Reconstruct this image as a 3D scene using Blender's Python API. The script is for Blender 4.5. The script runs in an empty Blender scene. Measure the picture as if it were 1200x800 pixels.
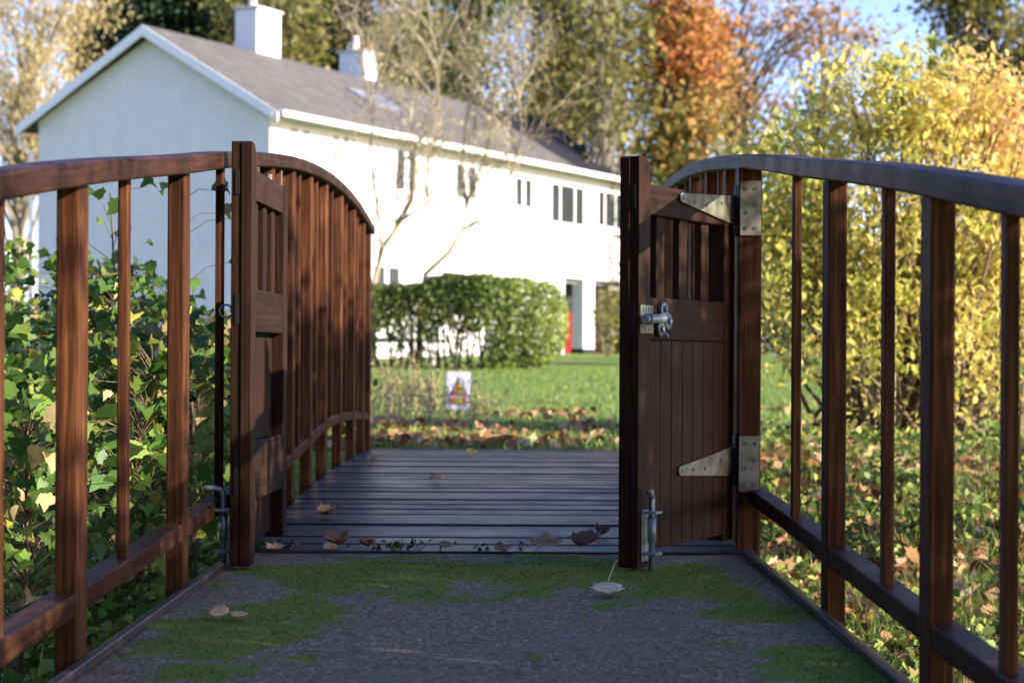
import bpy, bmesh, math, random
import numpy as np
from mathutils import Vector, Matrix, noise as mnoise

# ------------------------------------------------------------------ camera, world, sun, exposure
C = bpy.context.scene.collection
S = bpy.context.scene
F, HY, EYE = 2375.0, 415.0, 0.65           # focal length in photo pixels, horizon row, eye height above the path

cam_d = bpy.data.cameras.new('camera')
cam = bpy.data.objects.new('camera', cam_d); C.objects.link(cam)
cam.location = (0, 0, EYE)
cam.rotation_euler = (Matrix.Rotation(math.radians(90), 3, 'X') @ Matrix.Rotation(math.radians(0.3), 3, 'Z')).to_euler()
cam_d.sensor_width = 36; cam_d.lens = F/1200*36
cam_d.shift_y = (HY-400)/1200
cam_d.clip_start = 0.05; cam_d.clip_end = 2000
cam_d.dof.use_dof = True; cam_d.dof.focus_distance = 5.75; cam_d.dof.aperture_fstop = 4.8
cam_d.dof.aperture_blades = 9
S.camera = cam

SUN_EL, SUN_AZ = 24.0, 114.0               # azimuth clockwise from +Y (the view direction)
se, sa = math.radians(SUN_EL), math.radians(SUN_AZ)
SUN = Vector((math.sin(sa)*math.cos(se), math.cos(sa)*math.cos(se), math.sin(se)))
world = bpy.data.worlds.new('World'); S.world = world; world.use_nodes = True
wn = world.node_tree.nodes; wl = world.node_tree.links
wn.clear()
sky = wn.new('ShaderNodeTexSky'); sky.sky_type = 'NISHITA'; sky.sun_disc = False
sky.sun_elevation = se; sky.sun_rotation = sa; sky.air_density = 1.0; sky.dust_density = 1.0; sky.ozone_density = 2.0; sky.altitude = 300
bg = wn.new('ShaderNodeBackground'); bg.inputs['Strength'].default_value = 0.13
wo = wn.new('ShaderNodeOutputWorld')
hs = wn.new('ShaderNodeHueSaturation'); hs.inputs['Saturation'].default_value = 1.15
wl.new(sky.outputs[0], hs.inputs['Color']); tm = wn.new('ShaderNodeMix'); tm.data_type = 'RGBA'; tm.blend_type = 'MULTIPLY'; tm.inputs[0].default_value = 1.0
tm.inputs[7].default_value = (1.0, 0.87, 1.12, 1)          # colour balance of the daylight
wl.new(hs.outputs[0], tm.inputs[6]); wl.new(tm.outputs[2], bg.inputs[0]); wl.new(bg.outputs[0], wo.inputs[0])
sl = bpy.data.lights.new('sun', 'SUN'); sl.energy = 5.0; sl.angle = math.radians(0.5); sl.color = (1.0, 0.91, 0.77)
sun = bpy.data.objects.new('sun', sl); C.objects.link(sun); sun.rotation_euler = SUN.to_track_quat('Z', 'Y').to_euler()
sun.location = SUN*60
S.view_settings.view_transform = 'Standard'; S.view_settings.look = 'None'
S.view_settings.exposure = 1.42; S.view_settings.gamma = 1.0; S.view_settings.use_curve_mapping = False
S.render.engine = 'CYCLES'
S.cycles.use_denoising = True
S.cycles.max_bounces = 8; S.cycles.transparent_max_bounces = 8
S.cycles.sample_clamp_indirect = 6.0

rng = np.random.default_rng(7)
R = random.Random(11)

# ------------------------------------------------------------------ helpers
def W(x, y, d):
    """photo pixel at distance d along the view -> world point"""
    return Vector(((x-600)/F*d, d, EYE+(HY-y)/F*d))

def sstep(a, b, x):
    t = min(1.0, max(0.0, (x-a)/(b-a))); return t*t*(3-2*t)

def interp(tab, d):
    xs, ys = zip(*tab); return float(np.interp(d, xs, ys))

def tag(o, label=None, cat=None, group=None, kind=None):
    if label: o['label'] = label
    if cat: o['category'] = cat
    if group: o['group'] = group
    if kind: o['kind'] = kind
    return o

def empty(name, loc=(0, 0, 0), rotz=0.0, **kw):
    o = bpy.data.objects.new(name, None); C.objects.link(o)
    o.location = loc; o.rotation_euler = (0, 0, rotz); o.empty_display_size = 0.1
    return tag(o, **kw)

class MB:
    def __init__(self): self.v = []; self.f = []
    def add(self, vs, fs):
        n = len(self.v); self.v += [tuple(p) for p in vs]; self.f += [tuple(i+n for i in q) for q in fs]
    def box(self, x0, x1, y0, y1, z0, z1):
        self.add([(x0,y0,z0),(x1,y0,z0),(x1,y1,z0),(x0,y1,z0),(x0,y0,z1),(x1,y0,z1),(x1,y1,z1),(x0,y1,z1)],
                 [(0,3,2,1),(4,5,6,7),(0,1,5,4),(1,2,6,5),(2,3,7,6),(3,0,4,7)])
        return self
    def prism(self, poly, axis, a, b):
        """extrude a 2D outline (ccw) along an axis from a to b; poly coords are the two other axes in order"""
        n = len(poly)
        def P(u, v, w):
            return {'x': (w,u,v), 'y': (u,w,v), 'z': (u,v,w)}[axis]
        vs = [P(u,v,a) for u,v in poly]+[P(u,v,b) for u,v in poly]
        fs = [tuple(range(n-1,-1,-1)), tuple(range(n, 2*n))]+[(i,(i+1)%n,(i+1)%n+n,i+n) for i in range(n)]
        self.add(vs, fs); return self
    def tube(self, pts, rad, sides=8, cap=True):
        pts = [Vector(p) for p in pts]; n = len(pts)
        if not hasattr(rad, '__len__'): rad = [rad]*n
        rings = []
        up = Vector((0.13, 0.21, 0.97))
        for i, p in enumerate(pts):
            t = (pts[min(i+1,n-1)]-pts[max(i-1,0)])
            if t.length < 1e-9: t = Vector((0,0,1))
            t.normalize()
            a = t.cross(up)
            if a.length < 0.05: a = t.cross(Vector((1,0,0)))
            a.normalize(); b = t.cross(a)
            rings.append([p+(a*math.cos(2*math.pi*k/sides)+b*math.sin(2*math.pi*k/sides))*rad[i] for k in range(sides)])
        vs = [q for r in rings for q in r]
        fs = [(i*sides+k, i*sides+(k+1)%sides, (i+1)*sides+(k+1)%sides, (i+1)*sides+k) for i in range(n-1) for k in range(sides)]
        if cap: fs += [tuple(range(sides-1,-1,-1)), tuple(range((n-1)*sides, n*sides))]
        self.add(vs, fs); return self
    def sweep(self, sections):
        """join equal rings of points"""
        n = len(sections[0]); vs = [p for s in sections for p in s]
        fs = [(i*n+k, i*n+(k+1)%n, (i+1)*n+(k+1)%n, (i+1)*n+k) for i in range(len(sections)-1) for k in range(n)]
        fs += [tuple(range(n-1,-1,-1)), tuple(range((len(sections)-1)*n, len(sections)*n))]
        self.add(vs, fs); return self
    def build(self, name, mat, parent=None, bevel=0.0, smooth=False, seg=2, label=None):
        me = bpy.data.meshes.new(name); me.from_pydata(self.v, [], self.f)
        bm = bmesh.new(); bm.from_mesh(me); bmesh.ops.recalc_face_normals(bm, faces=bm.faces); bm.to_mesh(me); bm.free()
        if mat: me.materials.append(mat)
        o = bpy.data.objects.new(name, me); C.objects.link(o)
        if parent: o.parent = parent
        if smooth: me.polygons.foreach_set('use_smooth', [True]*len(me.polygons))
        if bevel:
            m = o.modifiers.new('edge', 'BEVEL'); m.width = bevel; m.segments = seg; m.limit_method = 'ANGLE'; m.angle_limit = math.radians(40)
        if label: o['label'] = label
        return o

# ---- materials
def new_mat(name):
    m = bpy.data.materials.new(name); m.use_nodes = True
    nt = m.node_tree; nt.nodes.clear()
    out = nt.nodes.new('ShaderNodeOutputMaterial')
    return m, nt, out
def ramp(nt, stops):
    r = nt.nodes.new('ShaderNodeValToRGB'); e = r.color_ramp.elements
    e[0].position, e[0].color = stops[0][0], (*stops[0][1], 1)
    e[1].position, e[1].color = stops[-1][0], (*stops[-1][1], 1)
    for p, c in stops[1:-1]:
        q = e.new(p); q.color = (*c, 1)
    return r
def coords(nt, scale, rand=True, follow=False):
    tc = nt.nodes.new('ShaderNodeTexCoord'); src = tc.outputs['Object']
    if follow:
        fa = nt.nodes.new('ShaderNodeAttribute'); fa.attribute_name = 'grain'; src = fa.outputs['Vector']
    mp = nt.nodes.new('ShaderNodeMapping')
    mp.inputs['Scale'].default_value = scale
    if rand:
        oi = nt.nodes.new('ShaderNodeObjectInfo'); mu = nt.nodes.new('ShaderNodeMath'); mu.operation = 'MULTIPLY'; mu.inputs[1].default_value = 7.3
        ad = nt.nodes.new('ShaderNodeVectorMath'); ad.operation = 'ADD'
        nt.links.new(oi.outputs['Random'], mu.inputs[0]); nt.links.new(src, ad.inputs[0]); nt.links.new(mu.outputs[0], ad.inputs[1])
        nt.links.new(ad.outputs[0], mp.inputs[0])
    else: nt.links.new(tc.outputs['Object'], mp.inputs[0])
    return mp.outputs[0]
def noise_n(nt, vec, scale, detail=5, rough=0.6, dist=0.0):
    n = nt.nodes.new('ShaderNodeTexNoise'); n.inputs['Scale'].default_value = scale; n.inputs['Detail'].default_value = detail
    n.inputs['Roughness'].default_value = rough; n.inputs['Distortion'].default_value = dist
    nt.links.new(vec, n.inputs['Vector']); return n.outputs['Fac']
def mixc(nt, fac, a, b, mode='MIX'):
    m = nt.nodes.new('ShaderNodeMix'); m.data_type = 'RGBA'; m.blend_type = mode
    for i, v in ((0, fac), (6, a), (7, b)):
        if hasattr(v, 'is_linked') or hasattr(v, 'links'): nt.links.new(v, m.inputs[i])
        elif i == 0: m.inputs[0].default_value = v
        else: m.inputs[i].default_value = (*v, 1)
    return m.outputs[2]
def bump(nt, h, strength, dist=0.01):
    b = nt.nodes.new('ShaderNodeBump'); b.inputs['Strength'].default_value = strength; b.inputs['Distance'].default_value = dist
    nt.links.new(h, b.inputs['Height']); return b.outputs[0]
def principled(nt, out, col, rough=0.5, spec=0.5, metal=0.0, normal=None, coat=0.0):
    p = nt.nodes.new('ShaderNodeBsdfPrincipled')
    if isinstance(col, tuple): p.inputs['Base Color'].default_value = (*col, 1)
    else: nt.links.new(col, p.inputs['Base Color'])
    if isinstance(rough, float): p.inputs['Roughness'].default_value = rough
    else: nt.links.new(rough, p.inputs['Roughness'])
    p.inputs['Specular IOR Level'].default_value = spec; p.inputs['Metallic'].default_value = metal
    p.inputs['Coat Weight'].default_value = coat; p.inputs['Coat Roughness'].default_value = 0.25
    if normal is not None: nt.links.new(normal, p.inputs['Normal'])
    if out: nt.links.new(p.outputs[0], out.inputs[0])
    return p
def maprange(nt, v, a, b, c, d):
    m = nt.nodes.new('ShaderNodeMapRange'); m.inputs[1].default_value = a; m.inputs[2].default_value = b
    m.inputs[3].default_value = c; m.inputs[4].default_value = d; nt.links.new(v, m.inputs[0]); return m.outputs[0]

def wood(name, axis, dark, mid, light, rough=(0.28, 0.5), grime=(0.016, 0.009, 0.006), wear=None, spec=0.5, follow=False, bs=0.16):
    m, nt, out = new_mat(name)
    sc = {'x': (3.0, 90, 90), 'y': (90, 3.0, 90), 'z': (90, 90, 3.0)}[axis]
    v = coords(nt, sc, True, follow)
    g = noise_n(nt, v, 1.0, 6, 0.65, 0.3)
    f = noise_n(nt, v, 4.2, 3, 0.6)
    r1 = ramp(nt, [(0.27, dark), (0.5, mid), (0.74, light)]); nt.links.new(g, r1.inputs[0])
    fine = ramp(nt, [(0.3, (0.55, 0.55, 0.55)), (0.62, (1, 1, 1))]); nt.links.new(f, fine.inputs[0])
    c = mixc(nt, 0.75, r1.outputs[0], fine.outputs[0], 'MULTIPLY')
    big = noise_n(nt, coords(nt, (3, 3, 3)), 1.6, 4, 0.6)
    br = ramp(nt, [(0.42, (0, 0, 0)), (0.72, (1, 1, 1))]); nt.links.new(big, br.inputs[0])
    c = mixc(nt, br.outputs[0], c, mixc(nt, 0.5, c, grime))
    if wear:
        wv = noise_n(nt, coords(nt, (9, 9, 9)), 2.0, 5, 0.7)
        wr = ramp(nt, [(0.5, (0, 0, 0)), (0.68, (1, 1, 1))]); nt.links.new(wv, wr.inputs[0])
        c = mixc(nt, wr.outputs[0], c, wear)
    rr = maprange(nt, big, 0.3, 0.7, rough[0], rough[1])
    # board to board variation
    oi = nt.nodes.new('ShaderNodeObjectInfo'); hv = nt.nodes.new('ShaderNodeHueSaturation')
    nt.links.new(maprange(nt, oi.outputs['Random'], 0, 1, 0.75, 1.2), hv.inputs['Value']); nt.links.new(c, hv.inputs['Color'])
    principled(nt, out, hv.outputs[0], rr, spec, normal=bump(nt, g, bs, 0.003), coat=0.0)
    return m
BRN = ((0.014, 0.0060, 0.0031), (0.088, 0.0315, 0.0122), (0.255, 0.096, 0.038))
wood_z = wood('brown_wood_upright', 'z', *BRN, rough=(0.55, 0.72), spec=0.10)
wood_x = wood('brown_wood_cross', 'x', *BRN)
wood_y = wood('brown_wood_long', 'y', (0.014, 0.006, 0.0038), (0.052, 0.0205, 0.0105), (0.105, 0.043, 0.020), rough=(0.44, 0.58), spec=0.06, follow=True, bs=0.08)
wood_gz = wood('gate_wood_upright', 'z', (0.014, 0.006, 0.004), (0.032, 0.0135, 0.0078), (0.066, 0.029, 0.0155), rough=(0.5, 0.68), spec=0.1)
wood_gx = wood('gate_wood_cross', 'x', (0.014, 0.006, 0.004), (0.031, 0.0135, 0.0078), (0.060, 0.027, 0.0155), rough=(0.5, 0.68), spec=0.1)
wood_weather = wood('weathered_wood', 'y', (0.07, 0.055, 0.042), (0.16, 0.135, 0.105), (0.27, 0.235, 0.19), rough=(0.6, 0.75), grime=(0.13, 0.11, 0.08), spec=0.1, follow=True)
wood_deck = wood('deck_wood', 'x', (0.016, 0.0105, 0.0085), (0.045, 0.030, 0.023), (0.085, 0.059, 0.046), rough=(0.34, 0.48), grime=(0.03, 0.03, 0.032), wear=None, spec=0.12, bs=0.04)
wood_kick = wood('kick_board_wood', 'y', (0.025, 0.015, 0.012), (0.06, 0.038, 0.03), (0.11, 0.08, 0.07), rough=(0.28, 0.45), grime=(0.05, 0.05, 0.045), follow=True)

def metal(name, col, rust, rough=0.45, amt=0.62):
    m, nt, out = new_mat(name)
    n = noise_n(nt, coords(nt, (1, 1, 1)), 38, 5, 0.7); b = noise_n(nt, coords(nt, (1, 1, 1)), 9, 4, 0.6)
    r = ramp(nt, [(amt-0.12, (0, 0, 0)), (amt+0.1, (1, 1, 1))]); nt.links.new(b, r.inputs[0])
    c = mixc(nt, maprange(nt, n, 0.3, 0.7, 0, 0.45), col, tuple(q*0.6 for q in col))
    c = mixc(nt, r.outputs[0], c, rust)
    principled(nt, out, c, maprange(nt, n, 0.3, 0.7, rough-0.1, rough+0.15), 0.5, 0.55, normal=bump(nt, n, 0.15, 0.003))
    return m
galv = metal('galvanised_steel', (0.27, 0.27, 0.205), (0.12, 0.085, 0.045), 0.5, 0.56)
steel = metal('bolt_steel', (0.30, 0.34, 0.38), (0.10, 0.08, 0.06), 0.38)
dark_steel = metal('latch_steel', (0.12, 0.15, 0.19), (0.05, 0.05, 0.05), 0.35)

def plain(name, col, rough=0.6, var=0.25, scale=6, spec=0.4, bmp=0.1):
    m, nt, out = new_mat(name)
    n = noise_n(nt, coords(nt, (1, 1, 1)), scale, 6, 0.65)
    c = mixc(nt, maprange(nt, n, 0.35, 0.7, 0, 1), col, tuple(q*(1-var) for q in col))
    principled(nt, out, c, rough, spec, normal=bump(nt, n, bmp, 0.01)); return m

def leafmat(name, stops, trans=0.35, rough=0.5, spec=0.3):
    m, nt, out = new_mat(name)
    at = nt.nodes.new('ShaderNodeAttribute'); at.attribute_name = 'tint'
    r = ramp(nt, stops); nt.links.new(at.outputs['Fac'], r.inputs[0])
    n = noise_n(nt, coords(nt, (1, 1, 1), False), 14, 3, 0.6)
    hv = nt.nodes.new('ShaderNodeHueSaturation'); nt.links.new(maprange(nt, n, 0.3, 0.7, 0.78, 1.2), hv.inputs['Value']); nt.links.new(r.outputs[0], hv.inputs['Color'])
    p = principled(nt, None, hv.outputs[0], rough, spec)
    t = nt.nodes.new('ShaderNodeBsdfTranslucent'); nt.links.new(hv.outputs[0], t.inputs['Color'])
    mx = nt.nodes.new('ShaderNodeMixShader'); mx.inputs[0].default_value = trans
    nt.links.new(p.outputs[0], mx.inputs[1]); nt.links.new(t.outputs[0], mx.inputs[2]); nt.links.new(mx.outputs[0], out.inputs[0])
    return m

bark = plain('bark', (0.12, 0.095, 0.07), 0.85, 0.5, 9, 0.2, 0.5)
bark_pale = plain('pale_bark', (0.40, 0.36, 0.28), 0.8, 0.45, 7, 0.2, 0.3)
bark_dark = plain('dark_bark', (0.05, 0.04, 0.03), 0.85, 0.4, 9, 0.2, 0.4)
twig_m = plain('twig_bark', (0.36, 0.30, 0.19), 0.8, 0.3, 9, 0.2, 0.2)
render_white = plain('white_render', (0.76, 0.75, 0.72), 0.75, 0.08, 3, 0.25, 0.05)
paint_white = plain('white_paint', (0.82, 0.82, 0.80), 0.4, 0.05, 5, 0.4, 0.02)
red_paint = plain('red_paint', (0.22, 0.012, 0.018), 0.4, 0.2, 5, 0.4, 0.02)
black_paint = plain('black_paint', (0.02, 0.02, 0.025), 0.5, 0.2, 5, 0.4, 0.02)
dark_void = plain('dark_inside', (0.02, 0.02, 0.02), 0.9, 0.2, 5, 0.1, 0.0)
clay = plain('clay_pot', (0.55, 0.52, 0.48), 0.7, 0.2, 5, 0.3, 0.05)

def glass_mat():
    m, nt, out = new_mat('window_glass')
    principled(nt, out, (0.03, 0.035, 0.035), 0.08, 0.3); return m
glass = glass_mat()
curtain = plain('curtained_pane', (0.42, 0.44, 0.40), 0.5, 0.3, 3, 0.3, 0.0)

def roof_mat(name, a, b):
    m, nt, out = new_mat(name)
    br = nt.nodes.new('ShaderNodeTexBrick'); br.inputs['Scale'].default_value = 1.0
    br.inputs['Brick Width'].default_value = 0.3; br.inputs['Row Height'].default_value = 0.2
    br.inputs['Mortar Size'].default_value = 0.012; br.inputs['Color1'].default_value = (*a, 1); br.inputs['Color2'].default_value = (*b, 1); br.inputs['Mortar'].default_value = (0.02, 0.02, 0.02, 1)
    v = coords(nt, (1, 1, 1), False); nt.links.new(v, br.inputs['Vector'])
    n = noise_n(nt, v, 1.4, 6, 0.7)
    c = mixc(nt, maprange(nt, n, 0.4, 0.7, 0, 0.7), br.outputs['Color'], tuple(0.85*q for q in a))
    principled(nt, out, c, 0.8, 0.15, normal=bump(nt, br.outputs['Fac'], 0.4, 0.01)); return m
slate = roof_mat('grey_slate', (0.105, 0.098, 0.09), (0.15, 0.14, 0.13))
slate_far = roof_mat('far_slate', (0.014, 0.014, 0.019), (0.024, 0.024, 0.03))  # darker tone for the far end of the roof

# ------------------------------------------------------------------ scattered leaves
OVAL = [(0, -0.5), (0.26, -0.2), (0.28, 0.1), (0, 0.5), (-0.28, 0.1), (-0.26, -0.2)]
LANCE = [(0, -0.5), (0.13, -0.18), (0.14, 0.12), (0, 0.5), (-0.14, 0.12), (-0.13, -0.18)]
QUAD = [(0, -0.5), (0.34, 0.0), (0, 0.5), (-0.34, 0.0)]
BLADE = [(-0.5, 0), (0.5, 0), (0.0, 1.0)]
BROAD = [(0.0, -0.45), (0.18, -0.48), (0.3, -0.36), (0.46, -0.30), (0.44, -0.12), (0.56, 0.06), (0.42, 0.16), (0.40, 0.30), (0.22, 0.30), (0.12, 0.44), (0.0, 0.56), (-0.12, 0.44), (-0.22, 0.30), (-0.40, 0.30), (-0.42, 0.16), (-0.56, 0.06), (-0.44, -0.12), (-0.46, -0.30), (-0.3, -0.36), (-0.18, -0.48)]
MAPLE = [(0.02, -0.42), (0.16, -0.46), (0.22, -0.32), (0.44, -0.28), (0.36, -0.12), (0.56, 0.10), (0.33, 0.10), (0.30, 0.22), (0.14, 0.18),
         (0.12, 0.36), (0.0, 0.58), (-0.12, 0.36), (-0.14, 0.18), (-0.30, 0.22), (-0.33, 0.10), (-0.56, 0.10), (-0.36, -0.12), (-0.44, -0.28), (-0.22, -0.32), (-0.16, -0.46), (-0.02, -0.42)]

def leaves_mesh(name, P, size, shape, mat, parent=None, tint=None, axis=None, spread=1.0, up=0.4, fold=0.15, wid=1.0, seed=0):
    """one mesh of many small leaves; P (N,3); axis = preferred direction of the leaf's length"""
    g = np.random.default_rng(seed+len(P))
    P = np.asarray(P, float); N = len(P)
    size = np.broadcast_to(np.asarray(size, float), (N,))
    a = g.normal(size=(N, 3))*spread
    if axis is not None: a = a+np.asarray(axis)
    a /= np.linalg.norm(a, axis=1)[:, None]+1e-9
    n = g.normal(size=(N, 3)); n[:, 2] = np.abs(n[:, 2])*(1-up)+up*1.6
    n -= a*(n*a).sum(1)[:, None]; n /= np.linalg.norm(n, axis=1)[:, None]+1e-9
    b = np.cross(a, n)
    sh = np.asarray(shape, float); k = len(sh)
    u = sh[:, 0]*wid; w = sh[:, 1]; h = np.abs(sh[:, 0])*fold*2-np.abs(w)**2*fold
    V = P[:, None, :]+size[:, None, None]*(b[:, None, :]*u[None, :, None]+a[:, None, :]*w[None, :, None]+n[:, None, :]*h[None, :, None])
    me = bpy.data.meshes.new(name)
    me.vertices.add(N*k); me.vertices.foreach_set('co', V.reshape(-1))
    me.loops.add(N*k); me.loops.foreach_set('vertex_index', np.arange(N*k, dtype=np.int32))
    me.polygons.add(N); me.polygons.foreach_set('loop_start', np.arange(0, N*k, k, dtype=np.int32))
    me.update(calc_edges=True)
    if tint is None: tint = g.random(N)
    at = me.attributes.new('tint', 'FLOAT', 'FACE'); at.data.foreach_set('value', np.asarray(tint, np.float32))
    me.materials.append(mat)
    o = bpy.data.objects.new(name, me); C.objects.link(o)
    if parent: o.parent = parent
    return o

def in_ellipsoid(g, n, c, r, shell=0.0):
    d = g.normal(size=(n, 3)); d /= np.linalg.norm(d, axis=1)[:, None]
    rad = (shell+(1-shell)*g.random(n))**(1/2.2)
    return np.asarray(c)+d*rad[:, None]*np.asarray(r)

def bend(p0, p1, k, g, n=5):
    p0, p1 = Vector(p0), Vector(p1); L = (p1-p0).length
    off = Vector(g.normal(size=3))*k*L+Vector((0, 0, 0.12*L))
    return [p0.lerp(p1, t)+off*(4*t*(1-t))*0.5 for t in np.linspace(0, 1, n)]

def tree(name, label, cat, base, top, trunk_r, crowns, per, leaf, clump, lmat, bmat, seed, group=None, shape=QUAD, axis=None,
         spread=1.0, up=0.3, limb_r=0.35, twigs=3, tintf=None, trunk_wob=0.05, limb_every=1, flat=1.0):
    """crowns: list of (centre, radii, clumps). One empty > trunk (with limbs), crown"""
    g = np.random.default_rng(seed)
    base = Vector(base); top = Vector(top)
    root = empty(name, base, label=label, cat=cat, group=group)
    mb = MB(); n = 9
    path = [base.lerp(top, t)+Vector((g.normal()*trunk_wob, g.normal()*trunk_wob, 0))*(1 if 0 < t < 1 else 0)*(top-base).length*0.35 for t in np.linspace(0, 1, n)]
    mb.tube([p-base for p in path], [trunk_r*(1.25 if i == 0 else 1-0.85*i/(n-1)) for i in range(n)], 8)
    cl = []
    for c, r, m in crowns:
        cl.append(in_ellipsoid(g, m, c, r, 0.15))
    cl = np.vstack(cl)
    for i, q in enumerate(cl):
        if i % limb_every: continue
        H = (top.z-base.z); zt = min(max((q[2]-base.z)/H-0.12-0.25*g.random(), 0.12), 0.95)
        j = zt*(n-1); s = path[int(j)].lerp(path[min(int(j)+1, n-1)], j-int(j))
        r0 = trunk_r*(1-0.85*zt)*limb_r
        pl = bend(s, q, 0.10, g)
        mb.tube([p-base for p in pl], [max(r0*(1-0.8*t), 0.006) for t in np.linspace(0, 1, len(pl))], 5, cap=False)
        for k in range(twigs):
            e = Vector(q)+Vector(g.normal(size=3))*clump*0.9
            pl2 = bend(pl[2+k % 2], e, 0.1, g, 4)
            mb.tube([p-base for p in pl2], [max(r0*0.3, 0.008), 0.008, 0.006, 0.004], 3, cap=False)
    mb.build('trunk', bmat, root, smooth=True)
    if per:
        cnt = g.poisson(per, len(cl))
        idx = np.repeat(np.arange(len(cl)), cnt)
        P = cl[idx]+g.normal(size=(len(idx), 3))*clump*np.array([1, 1, 0.75*flat])
        ct = g.random(len(cl))
        tint = np.clip(ct[idx]*0.55+g.random(len(idx))*0.45, 0, 1)
        if tintf: tint = np.clip(tintf(P, tint, g), 0, 1)
        leaves_mesh('crown', P-np.array(base), leaf*(0.6+0.8*g.random(len(P))), shape, lmat, root, tint, axis, spread, up, seed=seed)
    return root

# ------------------------------------------------------------------ setting: ground, path
def ground_z(x, y):
    low = -0.55 if x > 0 else -1.05
    low = -1.05+0.5*sstep(-0.5, 0.9, x)
    k = sstep(1.0, 2.5, x)
    s0, s1 = 12.0-4.0*k, 12.85+1.9*k
    lawn = 0.03+0.65*sstep(14, 58, y)
    t = sstep(s0, s1, y)
    if x < -1.0:
        t = sstep(11.0, 12.9, y)
        low = low+0.45*sstep(-3.0, -7.0, x)
    z = low+(lawn-low)*t
    if y > 13: z += 0.03*mnoise.noise(Vector((x*0.5, y*0.5, 0)))*sstep(13, 16, y)
    else: z += 0.06*mnoise.noise(Vector((x*1.3, y*1.3, 3.0)))*(1-t)
    return z

def ground_mat():
    m, nt, out = new_mat('lawn_ground')
    v = coords(nt, (1, 1, 1), False)
    a = noise_n(nt, v, 0.9, 6, 0.65); b = noise_n(nt, v, 11, 5, 0.7); c3 = noise_n(nt, v, 3.1, 4, 0.6)
    r = ramp(nt, [(0.3, (0.07, 0.12, 0.022)), (0.5, (0.13, 0.20, 0.035)), (0.7, (0.22, 0.27, 0.065))]); nt.links.new(b, r.inputs[0])
    soil = ramp(nt, [(0.35, (0.05, 0.035, 0.018)), (0.65, (0.15, 0.095, 0.045))]); nt.links.new(b, soil.inputs[0])
    f = ramp(nt, [(0.56, (0, 0, 0)), (0.68, (1, 1, 1))]); nt.links.new(c3, f.inputs[0])
    col = mixc(nt, f.outputs[0], r.outputs[0], soil.outputs[0])
    principled(nt, out, col, 0.9, 0.1, normal=bump(nt, b, 0.6, 0.03)); return m
xs = sorted(set(list(np.arange(-7, 7.01, 0.22))+list(np.arange(-40, 41, 3.0))+[-400, -200, -100, -60, 60, 100, 200, 400]))
ys = sorted(set(list(np.arange(-1, 20, 0.25))+list(np.arange(20, 70, 2.0))+[-60, -20, -8, -4, -2, 80, 100, 140, 200, 300, 500, 900]))
gm = MB(); gm.v = [(float(x), float(y), ground_z(float(x), float(y))) for y in ys for x in xs]
nx = len(xs); gm.f = [(j*nx+i, j*nx+i+1, (j+1)*nx+i+1, (j+1)*nx+i) for j in range(len(ys)-1) for i in range(nx-1)]
tag(gm.build('lawn_ground', ground_mat(), smooth=True), 'green lawn and stream bank ground rising towards the white house', 'ground', kind='structure')

# concrete path slab (fine top grid carries the moss cover as an attribute)
def D(y): return EYE*F/(y-HY)
def moss_amount(x, y):
    m = 0.0
    for (px, py, rx, ry, w) in MOSS:
        d = D(py); cx = (px-600)/F*d
        m += w*math.exp(-(((x-cx)/rx)**2+((y-d)/ry)**2))
    n = mnoise.fractal(Vector((x*5, y*3.2, 0.3)), 0.9, 2.0, 5)
    n2 = mnoise.noise(Vector((x*26, y*22, 1.3)))
    return 0.95*m-0.10+0.55*n+0.40*n2
MOSS = [(400, 678, 0.32, 0.42, 1.05), (560, 668, 0.55, 0.5, 0.95), (690, 672, 0.25, 0.45, 0.85), (250, 745, 0.22, 0.36, 0.95), (320, 715, 0.2, 0.4, 0.8),
        (230, 790, 0.16, 0.14, 0.9), (350, 775, 0.25, 0.16, 0.55), (600, 705, 0.45, 0.35, 0.45), (820, 680, 0.14, 0.42, 1.0), (900, 715, 0.14, 0.4, 0.7),
        (950, 770, 0.22, 0.28, 1.0), (860, 720, 0.12, 0.2, 0.6), (1000, 795, 0.16, 0.25, 0.9)]
X0, X1, Y0, Y1 = -0.858, 0.753, -3.0, 6.60
gx = np.arange(X0, X1+1e-6, (X1-X0)/110); gy = np.concatenate([np.arange(Y0, 3.6, 0.3), np.arange(3.6, Y1+1e-6, (Y1-3.6)/190)])
vs, mo = [], []
for y in gy:
    for x in gx:
        m = moss_amount(x, y); mv = min(1, max(0, (m-0.30)/0.55)); mo.append(mv)
        z = 0.004*mnoise.noise(Vector((x*4, y*4, 0)))+0.005*mv*(0.6+0.8*mnoise.noise(Vector((x*70, y*70, 9))))
        vs.append((x, y, z))
nX, nY = len(gx), len(gy)
pm = MB(); pm.v = vs; pm.f = [(j*nX+i, j*nX+i+1, (j+1)*nX+i+1, (j+1)*nX+i) for j in range(nY-1) for i in range(nX-1)]
pm.box(X0, X1, Y0, Y1, -1.6, -0.03)
def skirt():
    n = len(pm.v)
    ring = [i for i in range(nX)]+[(j*nX+nX-1) for j in range(1, nY)]+[(nY-1)*nX+i for i in range(nX-2, -1, -1)]+[j*nX for j in range(nY-2, 0, -1)]
    for i in ring: x, y, z = pm.v[i]; pm.v.append((x, y, -0.05))
    k = len(ring)
    pm.f += [(ring[a], n+a, n+(a+1) % k, ring[(a+1) % k]) for a in range(k)]
skirt()
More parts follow.
